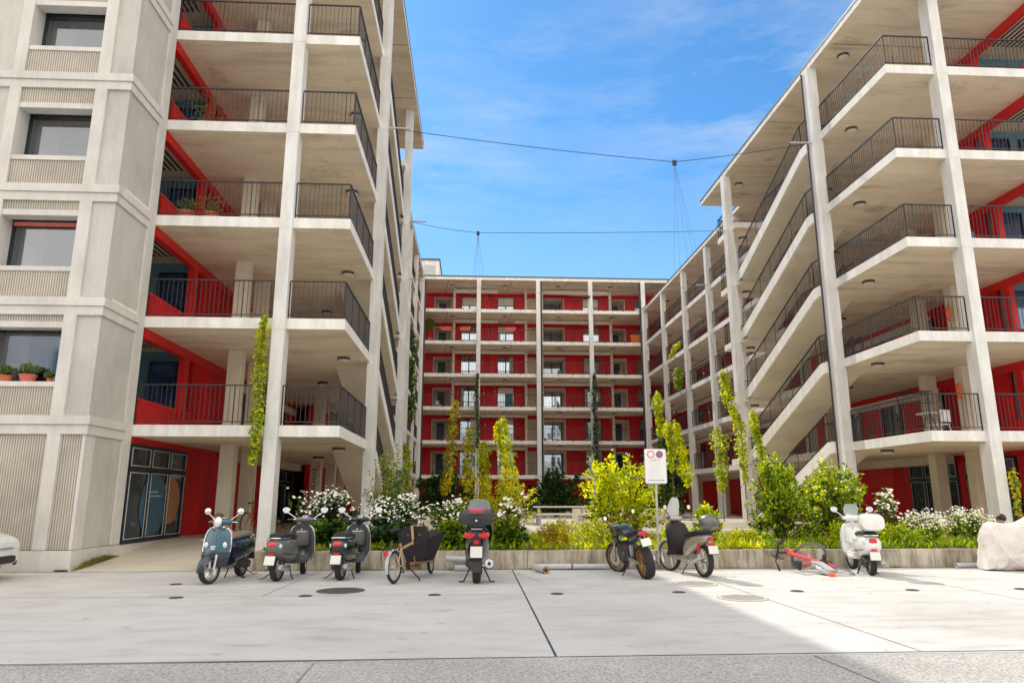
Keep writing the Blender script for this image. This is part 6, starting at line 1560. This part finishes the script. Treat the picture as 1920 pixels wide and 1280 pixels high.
def head(t, c, face, hairm, nod=0):
    """head centre c, facing angle about z"""
    F_ = Matrix.Translation(c) @ Matrix.Rotation(face, 4, 'Z') @ Matrix.Rotation(nod, 4, 'Y')
    b = MB(F_)                                                  # rings from chin to crown; local +x is the face
    rings = []
    for z, x, rx_, ry_ in ((-.115, .035, .028, .026), (-.10, .03, .052, .042), (-.07, .018, .076, .056), (-.03, .005, .090, .066), (.01, .0, .097, .072), (.05, -.003, .098, .075), (.085, -.006, .085, .066), (.108, -.008, .055, .045), (.118, -.008, .012, .012)):
        rings.append([(x+rx_*math.cos(2*PI*k/20), ry_*math.sin(2*PI*k/20), z) for k in range(20)])
    b.loft(rings)
    b.body([(.085, -.02, .010, .018), (.108, -.032, .014, .012), (.112, -.04, .010, .006)], 10, 2)   # nose
    for s in (-1, 1): b.ell((-.005, s*.075, -.005), .018, .008, .030, 10, 6)
    b.tube([(-.01, 0, -.16), (.0, 0, -.06)], .052, 12)
    o = b.build('head', 'skin', t)
    b = MB(F_)
    for s in (-1, 1): b.ell((.085, s*.032, .008), .010, .014, .008, 10, 6)
    b.build('eyes', 'petal', o)
    b = MB(F_)
    for s in (-1, 1): b.ell((.093, s*.032, .008), .004, .006, .006, 8, 5); b.tube([(.09, s*.018, .028), (.092, s*.034, .032), (.082, s*.05, .027)], .004, 5)
    b.build('pupils', 'dhair', o)
    b = MB(F_); b.tube([(.084, -.022, -.068), (.092, 0, -.066), (.084, .022, -.068)], .006, 6); b.build('mouth', 'pink', o)
    b = MB(F_); rings = []
    for z, x, rx_, ry_ in ((-.07, -.045, .06, .060), (-.03, -.035, .078, .076), (.02, -.022, .094, .085), (.06, -.010, .104, .088), (.095, -.008, .095, .080), (.125, -.010, .066, .056), (.138, -.012, .015, .015)):
        rings.append([(x+rx_*(1+.04*math.sin(k*2.7+z*60))*math.cos(2*PI*k/24), ry_*(1+.04*math.sin(k*3.1+z*40))*math.sin(2*PI*k/24), z) for k in range(24)])
    b.loft(rings); b.build('hair', hairm, t)
def crouching():
    # facing world -X, squatting on his heels just behind the blue scooter; local +x = facing direction
    t = thing('person', 'person in tan jacket crouching behind the blue scooter, brown shoe showing beside its front wheel', 'person', (-5.10, 15.95, .02), (0, 0, R(188)))
    c = Vector((.30, 0, 1.0))
    J = [(-.02, 0, .33, .13, .15), (.03, 0, .50, .12, .15), (.10, 0, .68, .12, .16), (.16, 0, .80, .09, .12), (.22, 0, .88, .055), (.27, 0, .93, .05)]
    E_ = [(i, i+1) for i in range(5)]
    for s in (-1, 1):
        n = len(J); J += [(.17, s*.17, .79, .06), (.22, s*.24, .58, .048), (.38, s*.17, .60, .036), (.45, s*.14, .61, .028)]; E_ += [(3, n), (n, n+1), (n+1, n+2), (n+2, n+3)]
        n = len(J); J += [(.02, s*.10, .30, .10), (.42, s*.17, .50, .075), (.33, s*.15, .24, .058), (.30, s*.14, .09, .042), (.42, s*.15, .045, .038), (.52, s*.15, .035, .03)]; E_ += [(0, n)]+[(n+k, n+k+1) for k in range(5)]
    skin('body', J, E_, 'skin', t)
    Jc = [(-.02, 0, .36, .15, .17), (.03, 0, .50, .14, .175), (.10, 0, .68, .14, .185), (.16, 0, .80, .105, .14), (.21, 0, .86, .07)]; Ec = [(i, i+1) for i in range(4)]
    for s in (-1, 1):
        n = len(Jc); Jc += [(.17, s*.18, .79, .075), (.22, s*.25, .58, .062), (.38, s*.175, .60, .048)]; Ec += [(3, n), (n, n+1), (n+1, n+2)]
    skin('jacket', Jc, Ec, 'tanco', t)
    Jt = [(-.02, 0, .31, .15, .17)]; Et = []
    for s in (-1, 1):
        n = len(Jt); Jt += [(.02, s*.10, .30, .12), (.42, s*.17, .50, .09), (.33, s*.15, .24, .075), (.31, s*.145, .12, .06)]; Et += [(0, n)]+[(n+k, n+k+1) for k in range(3)]
    skin('trousers', Jt, Et, 'trous', t)
    for s in (-1, 1): skin('shoe', [(.27, s*.14, .06, .045), (.36, s*.145, .05, .048), (.46, s*.15, .042, .045), (.56, s*.15, .036, .034)], [(0, 1), (1, 2), (2, 3)], 'shoe', t)
    head(t, Vector((.30, 0, 1.02)), 0, 'hair')
    for s in (-1, 1):
        Jh, Eh = hand(t, (.45, s*.14, .61), (1, -s*.3, .1), (0, 0, 1), s); skin('hand', Jh, Eh, 'skin', t, 0, 1)
    b = MB(); b.box(.48, .62, -.12, -.05, .635, .645); b.build('phone', 'black', t, False)
crouching()
def sitting():
    # seated on the planter edge behind the covered motorcycle; only dark hair shows
    t = thing('person', 'person with dark hair sitting on the planter edge behind the covered motorcycle', 'person', (11.93, 16.0, .385), (0, 0, R(-80)))
    J = [(0, 0, .10, .13, .15), (.0, 0, .28, .11, .14), (.02, 0, .44, .12, .16), (.03, 0, .52, .08, .11), (.05, 0, .60, .05), (.06, 0, .64, .048)]; E_ = [(i, i+1) for i in range(5)]
    for s in (-1, 1):
        n = len(J); J += [(.03, s*.17, .50, .055), (.10, s*.21, .26, .045), (.30, s*.12, .18, .034), (.36, s*.10, .17, .026)]; E_ += [(3, n), (n, n+1), (n+1, n+2), (n+2, n+3)]
        n = len(J); J += [(.06, s*.09, .10, .09), (.40, s*.10, .08, .07), (.42, s*.10, -.15, .05), (.40, s*.10, -.31, .038), (.48, s*.10, -.345, .034), (.58, s*.10, -.35, .028)]; E_ += [(0, n)]+[(n+k, n+k+1) for k in range(5)]
    skin('body', J, E_, 'skin', t)
    skin('shirt', [(0, 0, .14, .15, .17), (.0, 0, .28, .13, .16), (.02, 0, .44, .135, .175), (.03, 0, .53, .09, .12), (.03, .18, .50, .07), (.08, .21, .34, .06), (.03, -.18, .50, .07), (.08, -.21, .34, .06)], [(0, 1), (1, 2), (2, 3), (3, 4), (4, 5), (3, 6), (6, 7)], 'trous', t)
    skin('trousers', [(0, 0, .10, .15, .16), (.06, .09, .10, .11), (.40, .10, .08, .085), (.42, .10, -.15, .07), (.41, .10, -.27, .06), (.06, -.09, .10, .11), (.40, -.10, .08, .085), (.42, -.10, -.15, .07), (.41, -.10, -.27, .06)], [(0, 1), (1, 2), (2, 3), (3, 4), (0, 5), (5, 6), (6, 7), (7, 8)], 'trous', t)
    head(t, Vector((.12, 0, .70)), 0, 'dhair', R(48)); t.scale = (.9, .9, .9)
    for s in (-1, 1):
        Jh, Eh = hand(t, (.36, s*.10, .17), (1, -s*.1, -.2), (0, 0, 1), s); skin('hand', Jh, Eh, 'skin', t, 0, 1)
sitting()
